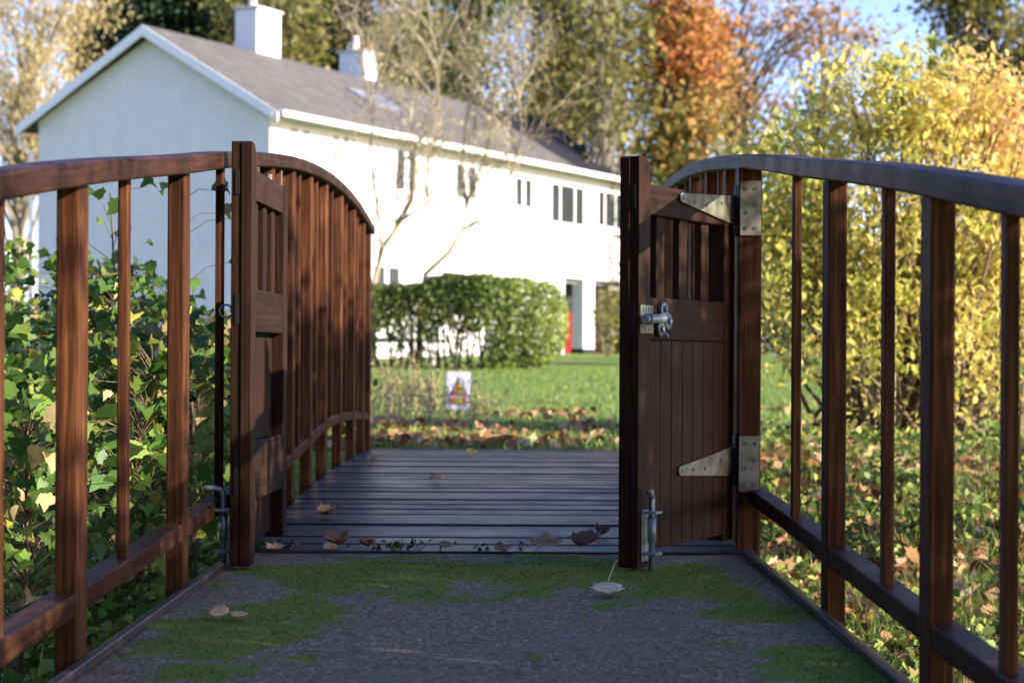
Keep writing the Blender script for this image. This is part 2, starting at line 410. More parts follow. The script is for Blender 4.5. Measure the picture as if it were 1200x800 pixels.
def concrete_mat():
    m, nt, out = new_mat('mossy_concrete')
    v = coords(nt, (1, 1, 1), False)
    vo = nt.nodes.new('ShaderNodeTexVoronoi'); vo.inputs['Scale'].default_value = 150; nt.links.new(v, vo.inputs['Vector'])
    fine = noise_n(nt, v, 90, 4, 0.8); big = noise_n(nt, v, 1.7, 5, 0.65, 0.4); mid = noise_n(nt, v, 16, 6, 0.75)
    sep = nt.nodes.new('ShaderNodeSeparateColor'); nt.links.new(vo.outputs['Color'], sep.inputs[0])
    agg = ramp(nt, [(0.0, (0.085, 0.064, 0.034)), (0.45, (0.155, 0.118, 0.064)), (0.8, (0.235, 0.182, 0.104)), (1.0, (0.44, 0.36, 0.24))]); nt.links.new(sep.outputs[0], agg.inputs[0])
    fr = ramp(nt, [(0.35, (0.6, 0.6, 0.6)), (0.62, (1, 1, 1))]); nt.links.new(fine, fr.inputs[0])
    c = mixc(nt, 0.8, agg.outputs[0], fr.outputs[0], 'MULTIPLY')
    lt = ramp(nt, [(0.50, (0, 0, 0)), (0.66, (1, 1, 1))]); nt.links.new(big, lt.inputs[0])
    c = mixc(nt, maprange(nt, lt.outputs[0], 0, 1, 0, 0.35), c, (0.14, 0.13, 0.12))
    dk = ramp(nt, [(0.52, (0, 0, 0)), (0.72, (1, 1, 1))]); nt.links.new(mid, dk.inputs[0])
    c = mixc(nt, maprange(nt, dk.outputs[0], 0, 1, 0, 0.55), c, (0.03, 0.028, 0.024))
    at = nt.nodes.new('ShaderNodeAttribute'); at.attribute_name = 'moss'
    mr = ramp(nt, [(0.3, (0.04, 0.055, 0.007)), (0.55, (0.115, 0.155, 0.012)), (0.8, (0.19, 0.24, 0.02))]); nt.links.new(fine, mr.inputs[0])
    mm = nt.nodes.new('ShaderNodeMath'); mm.operation = 'MULTIPLY_ADD'; nt.links.new(fine, mm.inputs[0]); mm.inputs[1].default_value = 0.9; mm.inputs[2].default_value = -0.45
    ma = nt.nodes.new('ShaderNodeMath'); ma.operation = 'ADD'; ma.use_clamp = True; nt.links.new(at.outputs['Fac'], ma.inputs[0]); nt.links.new(mm.outputs[0], ma.inputs[1])
    mrp = ramp(nt, [(0.25, (0, 0, 0)), (0.55, (1, 1, 1))]); nt.links.new(ma.outputs[0], mrp.inputs[0])
    c = mixc(nt, mrp.outputs[0], c, mr.outputs[0])
    principled(nt, out, c, 0.85, 0.25, normal=bump(nt, fine, 0.4, 0.004)); return m
path_o = pm.build('concrete_path', concrete_mat())
at = path_o.data.attributes.new('moss', 'FLOAT', 'POINT')
at.data.foreach_set('value', np.array(mo+[0]*(len(path_o.data.vertices)-len(mo)), np.float32))
tag(path_o, 'grey gritty concrete path with moss leading to the bridge', 'path', kind='structure')

# moss cushions
mossm = leafmat('moss_green', [(0, (0.05, 0.065, 0.008)), (0.5, (0.13, 0.175, 0.015)), (1, (0.22, 0.27, 0.025))], 0.3, 0.8, 0.1)
g = np.random.default_rng(3); pts = []
mo_a = np.array(mo).reshape(nY, nX)
while len(pts) < 12000:
    y = 3.7+2.88*g.random(); x = X0+(X1-X0)*g.random()
    i = min(nX-1, int((x-X0)/(X1-X0)*(nX-1))); j = int(np.searchsorted(gy, y)); j = min(j, nY-1)
    if g.random() < mo_a[j, i]**2.0: pts.append((x, y, 0.003+0.003*mo_a[j, i]*g.random()))
tag(leaves_mesh('moss', pts, 0.0062, BLADE, mossm, None, None, (0, 0, 1.2), 0.8, 0.0, 0.0, 0.45, 5), 'bright green moss patches growing on the concrete path', 'moss', kind='stuff')

# ------------------------------------------------------------------ bridge: deck
def deck_z(d): return 0.005+0.082*max(0.0, 1-((d-10.35)/3.75)**2) if d < 13.9 else 0.005
deck = empty('bridge_deck', (-0.05, 6.62, 0), label='dark wet plank deck of the footbridge beyond the gates', cat='bridge deck')
def child_of(root, mb):
    lx, ly, lz = root.location; mb.v = [(x-lx, y-ly, z-lz) for x, y, z in mb.v]; return mb
d = 6.625
while d < 12.8:
    w = 0.164; mb = MB()
    z0, z1 = deck_z(d), deck_z(d+w)-0.0015; j = R.uniform(-0.0025, 0.0025)
    xa, xb = -0.872+R.uniform(-0.004, 0.004), 0.768+R.uniform(-0.004, 0.004)
    mb.add([(xa,d,z0-0.035+j),(xb,d,z0-0.035+j),(xb,d+w,z1-0.035+j),(xa,d+w,z1-0.035+j),(xa,d,z0+j),(xb,d,z0+j),(xb,d+w,z1+j),(xa,d+w,z1+j)],
           [(0,3,2,1),(4,5,6,7),(0,1,5,4),(1,2,6,5),(2,3,7,6),(3,0,4,7)])
    child_of(deck, mb).build('plank', wood_deck, deck, bevel=0.0015)
    d += w+R.uniform(0.010, 0.018)
for xc in (-0.80, -0.05, 0.70):
    mb = MB(); secs = []
    for t in np.linspace(6.62, 12.82, 14):
        z = deck_z(t)-0.045
        secs.append([(xc-0.05, t, z-0.22), (xc+0.05, t, z-0.22), (xc+0.05, t, z), (xc-0.05, t, z)])
    mb.sweep(secs); child_of(deck, mb).build('support_beam', wood_x, deck)

# ------------------------------------------------------------------ railings
RAIL = [(-1, 0.50), (2.0, 0.79), (3.03, 0.902), (3.44, 0.958), (3.9, 1.012), (4.42, 1.075), (5.46, 1.18), (6.2, 1.268), (6.85, 1.330), (7.8, 1.415), (8.8, 1.480), (9.6, 1.512), (10.4, 1.527), (11.2, 1.522), (12.0, 1.492), (12.75, 1.450)]
LOWR = [(-1, 0.10), (3.1, 0.138), (3.8, 0.150), (5.1, 0.178), (5.82, 0.197), (6.8, 0.21), (8.0, 0.228), (8.9, 0.285), (9.8, 0.335), (10.6, 0.340), (11.4, 0.325), (12.2, 0.298), (12.75, 0.27)]
from functools import lru_cache
def smooth_tab(tab, d):
    return sum(interp(tab, d+o)*w for o, w in ((-0.5, 0.15), (-0.25, 0.2), (0, 0.3), (0.25, 0.2), (0.5, 0.15)))
def rail_z(d): return smooth_tab(RAIL, d) if d < 12.2 else interp(RAIL, d)
def low_z(d): return smooth_tab(LOWR, d) if d < 12.2 else interp(LOWR, d)

def railing(side, label, segs, thick, thin, hinge):
    """side -1 left, +1 right. inner reference faces measured in the photograph"""
    inn = {-1: 0.885, 1: 0.782}[side]
    kick = {-1: 0.860, 1: 0.755}[side]
    root = empty('bridge_railing', (side*(inn+0.025), 6.6, 0), label=label, cat='railing')
    def X(a): return side*a
    def band(name, a, b, ztop, th, w0, w1, mat, bev, lab=None):
        mb = MB(); secs = []
        n = max(2, int((b-a)/0.14))
        for t in np.linspace(a, b, n+1):
            z = ztop(t); xa, xb = sorted((X(w0), X(w1)))
            secs.append([(xa, t, z-th), (xb, t, z-th), (xb, t, z), (xa, t, z)])
        mb.sweep(secs); o = child_of(root, mb).build(name, mat, root, bevel=bev, seg=3, label=lab, smooth=True)
        ga = o.data.attributes.new('grain', 'FLOAT_VECTOR', 'POINT')
        ga.data.foreach_set('vector', [c for v in o.data.vertices for c in (v.co.x, v.co.y, v.co.z-ztop(v.co.y+root.location.y))])
        m = o.modifiers.new('normals', 'WEIGHTED_NORMAL'); m.weight = 80
        return o
    for a, b, mat, lab in segs:
        band('handrail', a, b, rail_z, 0.051, inn-0.020, inn+0.066, mat, 0.007, lab)
    band('lower_rail', -1.0, 12.75, low_z, 0.048, inn+0.003, inn+0.062, wood_y, 0.005)
    band('kick_board', -1.0, 6.60, lambda t: 0.022, 0.19, kick, kick+0.024, wood_kick, 0.004)
    for y in thick:
        mb = MB(); xa, xb = sorted((X(inn), X(inn+0.047)))
        mb.box(xa, xb, y, y+0.096, -0.42, rail_z(y+0.05)-0.050)
        child_of(root, mb).build('post', wood_z, root, bevel=0.004)
    for y in thin:
        mb = MB(); xa, xb = sorted((X(inn+0.012), X(inn+0.035)))
        mb.box(xa, xb, y, y+0.045, low_z(y+0.02)-0.02, rail_z(y+0.02)-0.050)
        child_of(root, mb).build('baluster', wood_z, root, bevel=0.003)
    mb = MB(); xa, xb = sorted((X(hinge), X(hinge+0.076)))
    mb.box(xa, xb, 6.68, 6.79, -0.42, rail_z(6.73)-0.048)
    child_of(root, mb).build('gate_post', wood_z, root, bevel=0.004)
    return root
far_thick = [7.45, 8.18, 8.9, 9.64, 10.5, 11.35, 12.1, 12.63]
far_thin = [7.1, 7.83, 8.55, 9.3, 10.1, 10.95, 11.75]
railing(-1, 'brown wooden bridge railing with sunlit reddish bars beside the maple saplings',
        [(-1, 6.95, wood_y, None), (6.953, 12.78, wood_y, None)],
        [1.75, 2.95, 4.137, 5.47]+far_thick, [2.35, 3.54, 4.72, 6.27]+far_thin, 0.850)
railing(1, 'brown wooden bridge railing with dark shaded bars in front of the yellow shrub',
        [(-1, 6.80, wood_y, None), (6.803, 12.78, wood_weather, 'pale weathered handrail length')],
        [1.3, 2.55, 3.79, 5.02]+far_thick, [1.93, 3.256, 4.32, 5.72]+far_thin, 0.745)

# ------------------------------------------------------------------ gates
def gate(label, hinge, free_dir, side, dz, panel_face):
    """local x from the hinge to the free edge, local y*side = the face with the hinge straps"""
    root = empty('bridge_gate', (hinge[0], hinge[1], 0), math.atan2(free_dir[1], free_dir[0]), label=label, cat='gate')
    Wd, T = 0.775, 0.062
    def Yb(a, b): return sorted((side*a, side*b))
    def bx(name, x0, x1, a, b, z0, z1, mat, bev=0.004, par=None, lab=None):
        y0, y1 = Yb(a, b); return MB().box(x0, x1, y0, y1, z0, z1).build(name, mat, par or root, bevel=bev, label=lab)
    # free stile with rounded inner top corner
    top = 1.245+dz; sw = 0.085; r = 0.05
    arc = [(Wd-sw+r-r*math.cos(t), top-r+r*math.sin(t)) for t in np.linspace(0, math.pi/2, 7)]
    y0, y1 = Yb(0, T)
    MB().prism([(Wd-sw, 0.012), (Wd, 0.012), (Wd, top)]+arc[::-1], 'y', y0, y1).build('meeting_stile', wood_gz, root, bevel=0.003)
    ya, yb = Yb(0.0, 0.031)
    MB().prism([(Wd+0.001, 0.014), (Wd+0.004, 0.014), (Wd+0.004, top-0.004), (Wd+0.001, top-0.004)], 'y', ya, yb).build('rebate_strip', wood_gz, root, bevel=0.003)
    bx('hinge_stile', 0.0, 0.085, 0, T, 0.04, 1.17+dz, wood_gz)
    a, b = 0.0862, Wd-sw-0.0012
    bx('top_rail', a, b, 0.004, T-0.004, 1.075+dz, 1.168+dz, wood_gx)
    bx('middle_rail', a, b, 0.004, T-0.002, 0.695+dz*0.5, 0.825+dz*0.5, wood_gx)
    bx('bottom_rail', a, b, 0.004, 0.038, 0.20, 0.38, wood_gx)
    for k in range(3):
        xc = a+(b-a)*(0.2+0.3*k)
        bx('slat', xc-0.032, xc+0.032, 0.018, 0.042, 0.823+dz*0.5, 1.077+dz, wood_gz, 0.003)
    # tongued boards, one panel: grooves are its surface pattern
    mb = MB(); n = 7; w = (b-a)/n; y0, y1 = Yb(0.040, T-0.003)
    for k in range(n):
        mb.box(a+k*w+0.002, a+(k+1)*w-0.002, y0, y1, 0.06, 0.694+dz*0.5)
    y0, y1 = Yb(0.0392, 0.044)
    mb.box(a, b, y0, y1, 0.062, 0.692+dz*0.5)
    mb.build('board_panel', wood_gz, root, bevel=0.003)
    # tenon ends in the free edge
    for z0, z1 in ((1.085+dz, 1.160+dz), (0.715+dz*0.5, 0.81+dz*0.5), (0.22, 0.36)):
        bx('tenon_end', Wd+0.0005 if False else Wd-0.02, Wd+0.0025, 0.036, 0.050, z0, z1, dark_wood, 0.0)
    # strap hinges
    for zc, flip in ((1.13+dz, 1), (0.30, -1)):
        f0, f1 = T+0.0005, T+0.0055
        y0, y1 = Yb(f0, f1)
        L = 0.46
        if flip > 0: poly = [(-0.006, zc-0.052), (-0.006, zc+0.05), (L-0.01, zc+0.024)]
        else: poly = [(-0.006, zc-0.05), (-0.006, zc+0.052), (L-0.01, zc-0.024)]
        tip = [(L-0.005+0.017*math.sin(t), zc+flip*0.010+0.0165*math.cos(t)) for t in np.linspace(0, math.pi, 6)]
        poly = [(-0.006, zc-0.05), (-0.006, zc+0.05)]+[(L-0.005+0.016*math.sin(t), zc+flip*(0.012)+0.015*math.cos(t)) for t in np.linspace(0, math.pi, 7)]
        st = MB().prism(poly[::-1], 'y', y0, y1).build('strap_hinge', galv, root, bevel=0.0015)
        for q in (0.05, 0.13, 0.26, 0.36, L-0.012):
            zz = zc+flip*0.012*q/L+(0.018 if int(q*100) % 2 else -0.012)*(1-q/L)
            MB().tube([(q, side*(f1-0.001), zz), (q, side*(f1+0.0025), zz)], 0.0065, 8).build('screw', dark_steel, st)
        k = MB().tube([(-0.012, side*(T+0.004), zc-0.085), (-0.012, side*(T+0.004), zc+0.085)], 0.0095, 10)
        for q in (-0.055, 0.0, 0.055):
            k.tube([(-0.012, side*(T+0.004), zc+q-0.002), (-0.012, side*(T+0.004), zc+q+0.002)], 0.0108, 10)
        k.build('hinge_knuckle', galv, st, smooth=True)
    # drop bolt on the strap face near the free edge
    f = T; xb = Wd-0.045
    y0, y1 = Yb(f+0.0005, f+0.005)
    bp = MB().box(xb-0.024, xb+0.024, y0, y1, 0.03, 0.185).build('drop_bolt', steel, root, bevel=0.001)
    yr = side*(f+0.026)
    rod = MB()
    if side < 0: hook = [(xb, yr, -0.012), (xb, yr, 0.225), (xb+0.004, yr-0.008, 0.238), (xb+0.01, yr-0.022, 0.243), (xb+0.02, yr-0.06, 0.243)]
    else: hook = [(xb, yr, -0.012), (xb, yr, 0.225)]+[(xb+0.022*math.sin(t), yr+side*0.022*math.sin(t)*0.3, 0.225+0.018*(1-math.cos(t))*1.0) for t in np.linspace(0.3, math.pi/2, 5)]+[(xb+0.052, yr+side*0.012, 0.244)]
    rod.tube(hook, 0.0095, 10); rod.build('bolt_rod', steel, bp, smooth=True)
    for z in (0.055, 0.178):
        y0, y1 = Yb(f+0.004, f+0.050)
        MB().box(xb-0.024, xb+0.026, y0, y1, z-0.004, z+0.004).build('bracket', steel, bp, bevel=0.001)
    MB().tube([(xb, yr, 0.085), (xb, yr, 0.165)], 0.0135, 10).build('sleeve', steel, bp, smooth=True)
    return root, Wd, T
dark_wood = plain('dark_end_grain', (0.012, 0.008, 0.007), 0.7, 0.3, 20, 0.3, 0.1)
rg, Wd, T = gate('wooden gate half open beside the yellow shrub with latch and pale strap hinges', (0.683, 6.77), (-0.464, -0.886), 1, 0.0, 1)
lg, _, _ = gate('wooden gate folded back against the left railing showing its recessed panel', (-0.757, 6.83), (-0.029, -1.0), -1, 0.038, -1)

# post plates of the right hand hinges (belong to the gate hinges, fixed to the gate post)
def world_to(root, p):
    return root.matrix_basis.inverted() @ Vector(p)
for z0, z1 in ((1.045, 1.225), (0.20, 0.385)):
    corners = [(0.749, 6.674), (0.816, 6.674), (0.816, 6.679), (0.749, 6.679)]
    loc = [world_to(rg, (x, y, 0)) for x, y in corners]
    mb = MB().prism([(p.x, p.y) for p in loc], 'z', z0, z1)
    pl = mb.build('hinge_plate', galv, rg, bevel=0.001)
    for x in (0.768, 0.800):
        for z in (z0+0.025, (z0+z1)/2+(0.01 if x > 0.78 else -0.015), z1-0.025):
            a = world_to(rg, (x, 6.6745, z)); b = world_to(rg, (x, 6.6715, z)); MB().tube([a, b], 0.0065, 8).build('screw', dark_steel, pl)
# latch on the right gate's middle rail
yl = T+0.0005
lt = MB().box(Wd-0.098, Wd-0.004, yl, yl+0.004, 0.715, 0.755)
lt.box(Wd-0.098, Wd-0.004, yl, yl+0.004, 0.762, 0.800)
lt_o = lt.build('latch', galv, rg, bevel=0.001)
sl_ = MB()
for k in range(4):
    for z0 in (0.721, 0.776):
        sl_.box(Wd-0.092+k*0.021, Wd-0.083+k*0.021, yl+0.0042, yl+0.0052, z0, z0+0.018)
sl_.build('slot', dark_steel, lt_o)
MB().tube([(Wd+0.006, yl+0.022, 0.756), (Wd-0.135, yl+0.022, 0.762)], 0.0145, 12).build('bolt_barrel', steel, lt_o, bevel=0.003)
MB().tube([(Wd-0.008, yl+0.022, 0.7565), (Wd-0.022, yl+0.022, 0.757)], 0.0172, 12).build('barrel_collar', dark_steel, lt_o)
tre = MB()
for ax, az in ((0.0, 0.026), (-0.030, -0.006), (0.022, -0.030)):
    tre.tube([(Wd-0.165+ax, yl, 0.760+az), (Wd-0.165+ax, yl+0.014, 0.760+az)], 0.027, 16)
tre_o = tre.build('keeper', dark_steel, lt_o, bevel=0.003)
kn = MB()
for ax, az in ((0.0, 0.030), (-0.034, -0.006), (0.022, -0.032)):
    kn.tube([(Wd-0.165+ax, yl+0.013, 0.760+az), (Wd-0.165+ax, yl+0.021, 0.760+az)], 0.0095, 10)
kn.tube([(Wd-0.165, yl+0.013, 0.715), (Wd-0.165, yl+0.024, 0.705)], 0.006, 8)
kn.build('rivet', steel, tre_o, bevel=0.002)
# ring pull on the left gate
rp = MB(); ring = [(Wd-0.055+0.019*math.cos(t), -(T+0.014+0.012*math.sin(t)*0), 0.775+0.019*math.sin(t)) for t in np.linspace(0, 2*math.pi, 17)]
ring = [(Wd-0.04, -(T+0.020+0.019*math.cos(t)), 0.775+0.019*math.sin(t)) for t in np.linspace(0, 2*math.pi, 17)]
rp.tube(ring, 0.0032, 6, cap=False); rp.build('ring_pull', steel, lg, smooth=True)

# ------------------------------------------------------------------ white house
HR = math.atan2(0.8925, 0.451)
ZG = ground_z(0, 55)-0.03
house = empty('white_house', (-5.04, 42.0, ZG), HR, label='long white two storey house with grey slate roof behind the hedge', cat='house')
L, DW = 19.2, 6.1
EZ, RZ = 5.74-ZG, 7.52-ZG
OV = 2.73-ZG
def fs(x, extra=0.0):                      # image column -> distance along the facade
    t = (x-600)/F; return (42*t+5.04)/(0.451-0.8925*t)
def fz(x, y): return EYE+(HY-y)/F*(42+0.8925*fs(x))-ZG
wins = []
for xa, xb, ya, yb, n in ((338, 362, 152, 190, 2), (388, 408, 160, 201, 2), (463, 487, 178, 225, 2), (533, 557, 194, 233, 2), (603, 622, 209, 243, 2), (645, 683, 217, 262, 3), (700, 728, 225, 266, 3)):
    xm = (xa+xb)/2; wins.append((fs(xa), fs(xb), fz(xm, yb), min(fz(xm, ya), EZ-0.22), n))
gwins = [(1.2, 2.6, 0.9, 2.0, 2), (4.2, 5.4, 0.9, 2.0, 2), (7.4, 8.6, 0.9, 2.0, 2), (10.6, 11.6, 0.9, 2.0, 2)]
allw = wins+gwins
sx = sorted(set([0, L, 14.3]+[w[0] for w in allw]+[w[1] for w in allw])); sz = sorted(set([-0.6, OV, EZ]+[w[2] for w in allw]+[w[3] for w in allw]))
fw = MB()
for i in range(len(sx)-1):
    for j in range(len(sz)-1):
        cx, cz = (sx[i]+sx[i+1])/2, (sz[j]+sz[j+1])/2
        if any(w[0] < cx < w[1] and w[2] < cz < w[3] for w in allw): continue
        if cx > 14.3 and cz < OV: continue
        fw.box(sx[i], sx[i+1], 0, 0.22, sz[j], sz[j+1])
fw.build('wall', render_white, house)
MB().prism([(0.22, -0.6), (DW, -0.6), (DW, EZ), (DW/2, RZ-0.12), (0.22, EZ)], 'x', 0.002, 0.24).build('gable_wall', render_white, house)
MB().prism([(0.22, OV), (DW, OV), (DW, EZ), (DW/2, RZ-0.12), (0.22, EZ)], 'x', L-0.24, L-0.002).build('gable_wall', render_white, house)
MB().box(0.24, L-0.24, DW-0.22, DW-0.002, -0.6, EZ).build('back_wall', render_white, house)
rc = MB(); rc.box(14.3, L-0.25, 1.0, 1.2, -0.6, OV-0.122); rc.box(14.1, 14.298, 0.221, 1.2, -0.6, OV-0.122); rc.box(14.3, L-0.242, 0.221, DW-0.25, OV-0.12, OV)
rc.build('porch_wall', plain('porch_grey', (0.35, 0.36, 0.38), 0.8, 0.15, 3), house)
MB().box(14.6, 16.35, 0.96, 0.998, 0, OV-0.3).build('porch_opening', dark_void, house)
MB().box(16.36, 18.8, 0.94, 0.997, -0.1, 1.22).build('red_door', red_paint, house)
MB().box(16.36, 18.8, 0.95, 0.996, 1.225, OV-0.15).build('door_glazing', glass, house)
pil = MB().box(15.56, 16.27, 0.01, 0.36, 0.17, OV-0.002).build('pillar', render_white, house)
MB().box(15.54, 16.29, -0.01, 0.38, -0.5, 0.168).build('plinth', black_paint, pil)
for (a, b, z0, z1, n) in allw:
    fr = MB(); t = 0.018
    fr.box(a-0.02, b+0.02, -0.012, 0.02, z0-0.02, z0+t); fr.box(a-0.02, b+0.02, -0.012, 0.02, z1-t, z1+0.02)
    fr.box(a-0.02, a+t, -0.011, 0.019, z0+t, z1-t); fr.box(b-t, b+0.02, -0.011, 0.019, z0+t, z1-t)
    for k in range(1, n):
        xm = a+(b-a)*((0.27, 0.72)[k-1] if n == 3 else 0.5); mw = 0.085 if n == 2 else 0.035
        fr.box(xm-mw, xm+mw, -0.0105, 0.0185, z0+t, z1-t)
    w = fr.build('window', paint_white, house)
    MB().box(a+0.01, b-0.01, -0.004, 0.006, z0+0.01, z1-0.01).build('pane', curtain if (a < 4 and z0 > 2.5) else glass, w)
    MB().box(a-0.08, b+0.08, -0.06, 0.1, z0-0.09, z0-0.022).build('sill', paint_white, w)
def roof_slab(x0, x1, mat, label=None):
    mb = MB(); oy = 0.38; sl_p = (RZ-EZ)/(DW/2)
    e0 = (-oy, EZ+0.10-oy*sl_p); rd = (DW/2, RZ+0.10); e1 = (DW+oy, EZ+0.10-oy*sl_p)
    mb.prism([e0, (e0[0], e0[1]-0.12), (DW/2, rd[1]-0.14), (e1[0], e1[1]-0.12), e1, rd][::-1], 'x', x0, x1)
    return mb.build('roof', mat, house, label=label)
roof_slab(-0.28, 14.6, slate); roof_slab(14.603, L+0.2, slate_far, 'darker far section of the slate roof')
bb = MB(); sl_p = (RZ-EZ)/(DW/2); oy = 0.40
for s in (0, 1):
    p = [(-oy, EZ+0.085-oy*sl_p), (-oy, EZ-0.12-oy*sl_p), (DW/2, RZ-0.14), (DW/2, RZ+0.085)]
    if s: p = [(DW-u, v) for u, v in p][::-1]
    bb.prism(p, 'x', -0.325, -0.285)
bb.build('bargeboard', paint_white, house)
MB().box(-0.2, L+0.15, -0.47, -0.386, EZ-0.22, EZ-0.10).build('gutter', paint_white, house)
MB().box(-0.2, L+0.15, -0.384, -0.03, EZ-0.19, EZ-0.155).build('soffit', paint_white, house)
gt = MB(); gt.box(-0.2, L, DW+0.386, DW+0.47, EZ-0.22, EZ-0.10); gt.tube([(-0.12, DW+0.43, EZ-0.22), (-0.12, DW+0.43, EZ-0.5), (-0.12, DW+0.1, EZ-0.7), (-0.12, DW+0.1, 0)], 0.045, 8); gt.build('gutter', paint_white, house)
for s0, s1, w, top in ((3.95, 4.95, 0.62, 8.62), (8.75, 9.47, 0.74, 8.27)):
    ch = MB().box(s0, s1, DW/2-0.05, DW/2-0.05+w, RZ-0.6, top-ZG).build('chimney', render_white, house, bevel=0.02)
    cap = MB().box(s0-0.05, s1+0.05, DW/2-0.1, DW/2+w, top-ZG+0.001, top-ZG+0.06); cap.build('chimney_cap', clay, ch, bevel=0.01)
    pt = MB(); sm = s0+(s1-s0)*0.35
    pt.tube([(sm, DW/2+w/2, top-ZG+0.06), (sm, DW/2+w/2, top-ZG+0.45)], [0.11, 0.085], 10); pt.build('chimney_pot', clay, ch, smooth=False)
# roof light
sk = MB(); a0, a1 = fs(470)+0.6, fs(512)+0.4
def rp_(s, v, h): return (s, v, EZ+0.10+v*sl_p+h)
for h0, h1, ins in ((0.002, 0.05, 0.0),):
    q = [rp_(a0, 1.2, h0), rp_(a1, 1.2, h0), rp_(a1, 1.9, h0), rp_(a0, 1.9, h0)]; q2 = [rp_(a0, 1.2, h1), rp_(a1, 1.2, h1), rp_(a1, 1.9, h1), rp_(a0, 1.9, h1)]
    sk.add(q+q2, [(0,3,2,1),(4,5,6,7),(0,1,5,4),(1,2,6,5),(2,3,7,6),(3,0,4,7)])
sk.build('roof_light', plain('lead_flashing', (0.17, 0.18, 0.21), 0.35, 0.15, 4), house)

# ------------------------------------------------------------------ vegetation materials
m_yel = leafmat('yellow_shrub_leaf', [(0, (0.28, 0.34, 0.065)), (0.22, (0.50, 0.52, 0.11)), (0.5, (0.74, 0.61, 0.15)), (0.8, (0.78, 0.60, 0.22)), (1, (0.72, 0.43, 0.24))], 0.5)
m_maple = leafmat('maple_sapling_leaf', [(0, (0.04, 0.105, 0.022)), (0.4, (0.10, 0.20, 0.036)), (0.7, (0.22, 0.31, 0.06)), (0.86, (0.40, 0.42, 0.09)), (0.95, (0.62, 0.44, 0.05)), (1, (0.55, 0.42, 0.2))], 0.35, 0.42, 0.4)
m_willow = leafmat('pale_willow_leaf', [(0, (0.44, 0.34, 0.13)), (0.5, (0.64, 0.51, 0.22)), (1, (0.72, 0.62, 0.34))], 0.5)
m_gold = leafmat('golden_leaf', [(0, (0.26, 0.16, 0.04)), (0.5, (0.50, 0.32, 0.08)), (1, (0.62, 0.42, 0.14))], 0.35)
m_conif = leafmat('dark_conifer_leaf', [(0, (0.012, 0.028, 0.014)), (0.6, (0.025, 0.055, 0.022)), (1, (0.055, 0.10, 0.035))], 0.15)
m_olive = leafmat('olive_brown_leaf', [(0, (0.09, 0.11, 0.035)), (0.45, (0.20, 0.20, 0.06)), (0.8, (0.34, 0.28, 0.08)), (1, (0.48, 0.32, 0.10))], 0.45)
m_green = leafmat('green_leaf', [(0, (0.025, 0.06, 0.015)), (0.6, (0.07, 0.13, 0.03)), (1, (0.17, 0.2, 0.05))], 0.3)
m_orange = leafmat('orange_maple_leaf', [(0, (0.16, 0.19, 0.05)), (0.4, (0.32, 0.27, 0.08)), (0.7, (0.50, 0.25, 0.08)), (1, (0.56, 0.19, 0.07))], 0.35)
m_russet = leafmat('russet_leaf', [(0, (0.24, 0.14, 0.06)), (0.6, (0.44, 0.25, 0.10)), (1, (0.54, 0.36, 0.16))], 0.35)
m_hedge = leafmat('hedge_leaf', [(0, (0.04, 0.075, 0.016)), (0.35, (0.11, 0.17, 0.03)), (0.7, (0.27, 0.33, 0.065)), (1, (0.38, 0.42, 0.10))], 0.25)
m_hedge_b = leafmat('hedge_loose_leaf', [(0, (0.04, 0.065, 0.016)), (0.5, (0.10, 0.14, 0.03)), (0.85, (0.22, 0.19, 0.06)), (1, (0.42, 0.32, 0.08))], 0.25)
m_grass = leafmat('grass_blade', [(0, (0.07, 0.13, 0.022)), (0.55, (0.16, 0.24, 0.045)), (0.88, (0.28, 0.34, 0.08)), (1, (0.45, 0.38, 0.16))], 0.3, 0.5)
m_litter = leafmat('fallen_leaf', [(0, (0.10, 0.05, 0.025)), (0.4, (0.26, 0.12, 0.05)), (0.75, (0.42, 0.23, 0.09)), (1, (0.55, 0.43, 0.25))], 0.15)
m_straw = leafmat('dry_stalk', [(0, (0.22, 0.15, 0.06)), (0.6, (0.42, 0.32, 0.14)), (1, (0.52, 0.44, 0.22))], 0.3)

# ------------------------------------------------------------------ trees behind
def gz(p): return ground_z(p[0], p[1])
def crown_px(x, y, d, rx, ry, rd, n):
    c = W(x, y, d); return ((c.x, c.y, c.z), (rx/F*d, rd, ry/F*d), n)
def base_px(x, d): 
    X_ = (x-600)/F*d; return (X_, d, ground_z(X_, d)-0.05)

G_back = 'trees standing behind the white house'
def weep(P, t, g): return t
d = 62
tree('willow_tree', 'pale yellow willow with sky showing through beside the gable', 'tree', base_px(20, d), W(40, 20, d), 0.28,
     [crown_px(15, 70, d, 95, 110, 2.4, 60), crown_px(60, 0, d, 80, 60, 2.0, 26), crown_px(-30, 170, d, 90, 60, 2.0, 24), crown_px(45, 190, d, 45, 60, 1.5, 14)], 62, 0.19, 0.38, m_willow, twig_m, 21, G_back, LANCE, (0, 0, -1.2), 0.8, 0.1, twigs=5, flat=1.9)
d = 74
tree('golden_tree', 'small golden brown tree between willow and dark conifer', 'tree', base_px(125, d), W(122, 30, d), 0.25,
     [crown_px(118, 60, d, 36, 70, 1.3, 26)], 110, 0.26, 0.38, m_gold, bark, 22, G_back)
d = 70
tree('conifer_tree', 'dark green conifer rising above the gable roof', 'tree', base_px(205, d), W(205, -60, d), 0.35,
     [crown_px(205, 20, d, 85, 70, 2.5, 80), crown_px(190, -40, d, 60, 50, 2.2, 40), crown_px(225, 90, d, 90, 50, 2.2, 40)], 130, 0.26, 0.48, m_conif, bark_dark, 23, G_back, QUAD, (0, 0, -0.4), 1, 0.2)
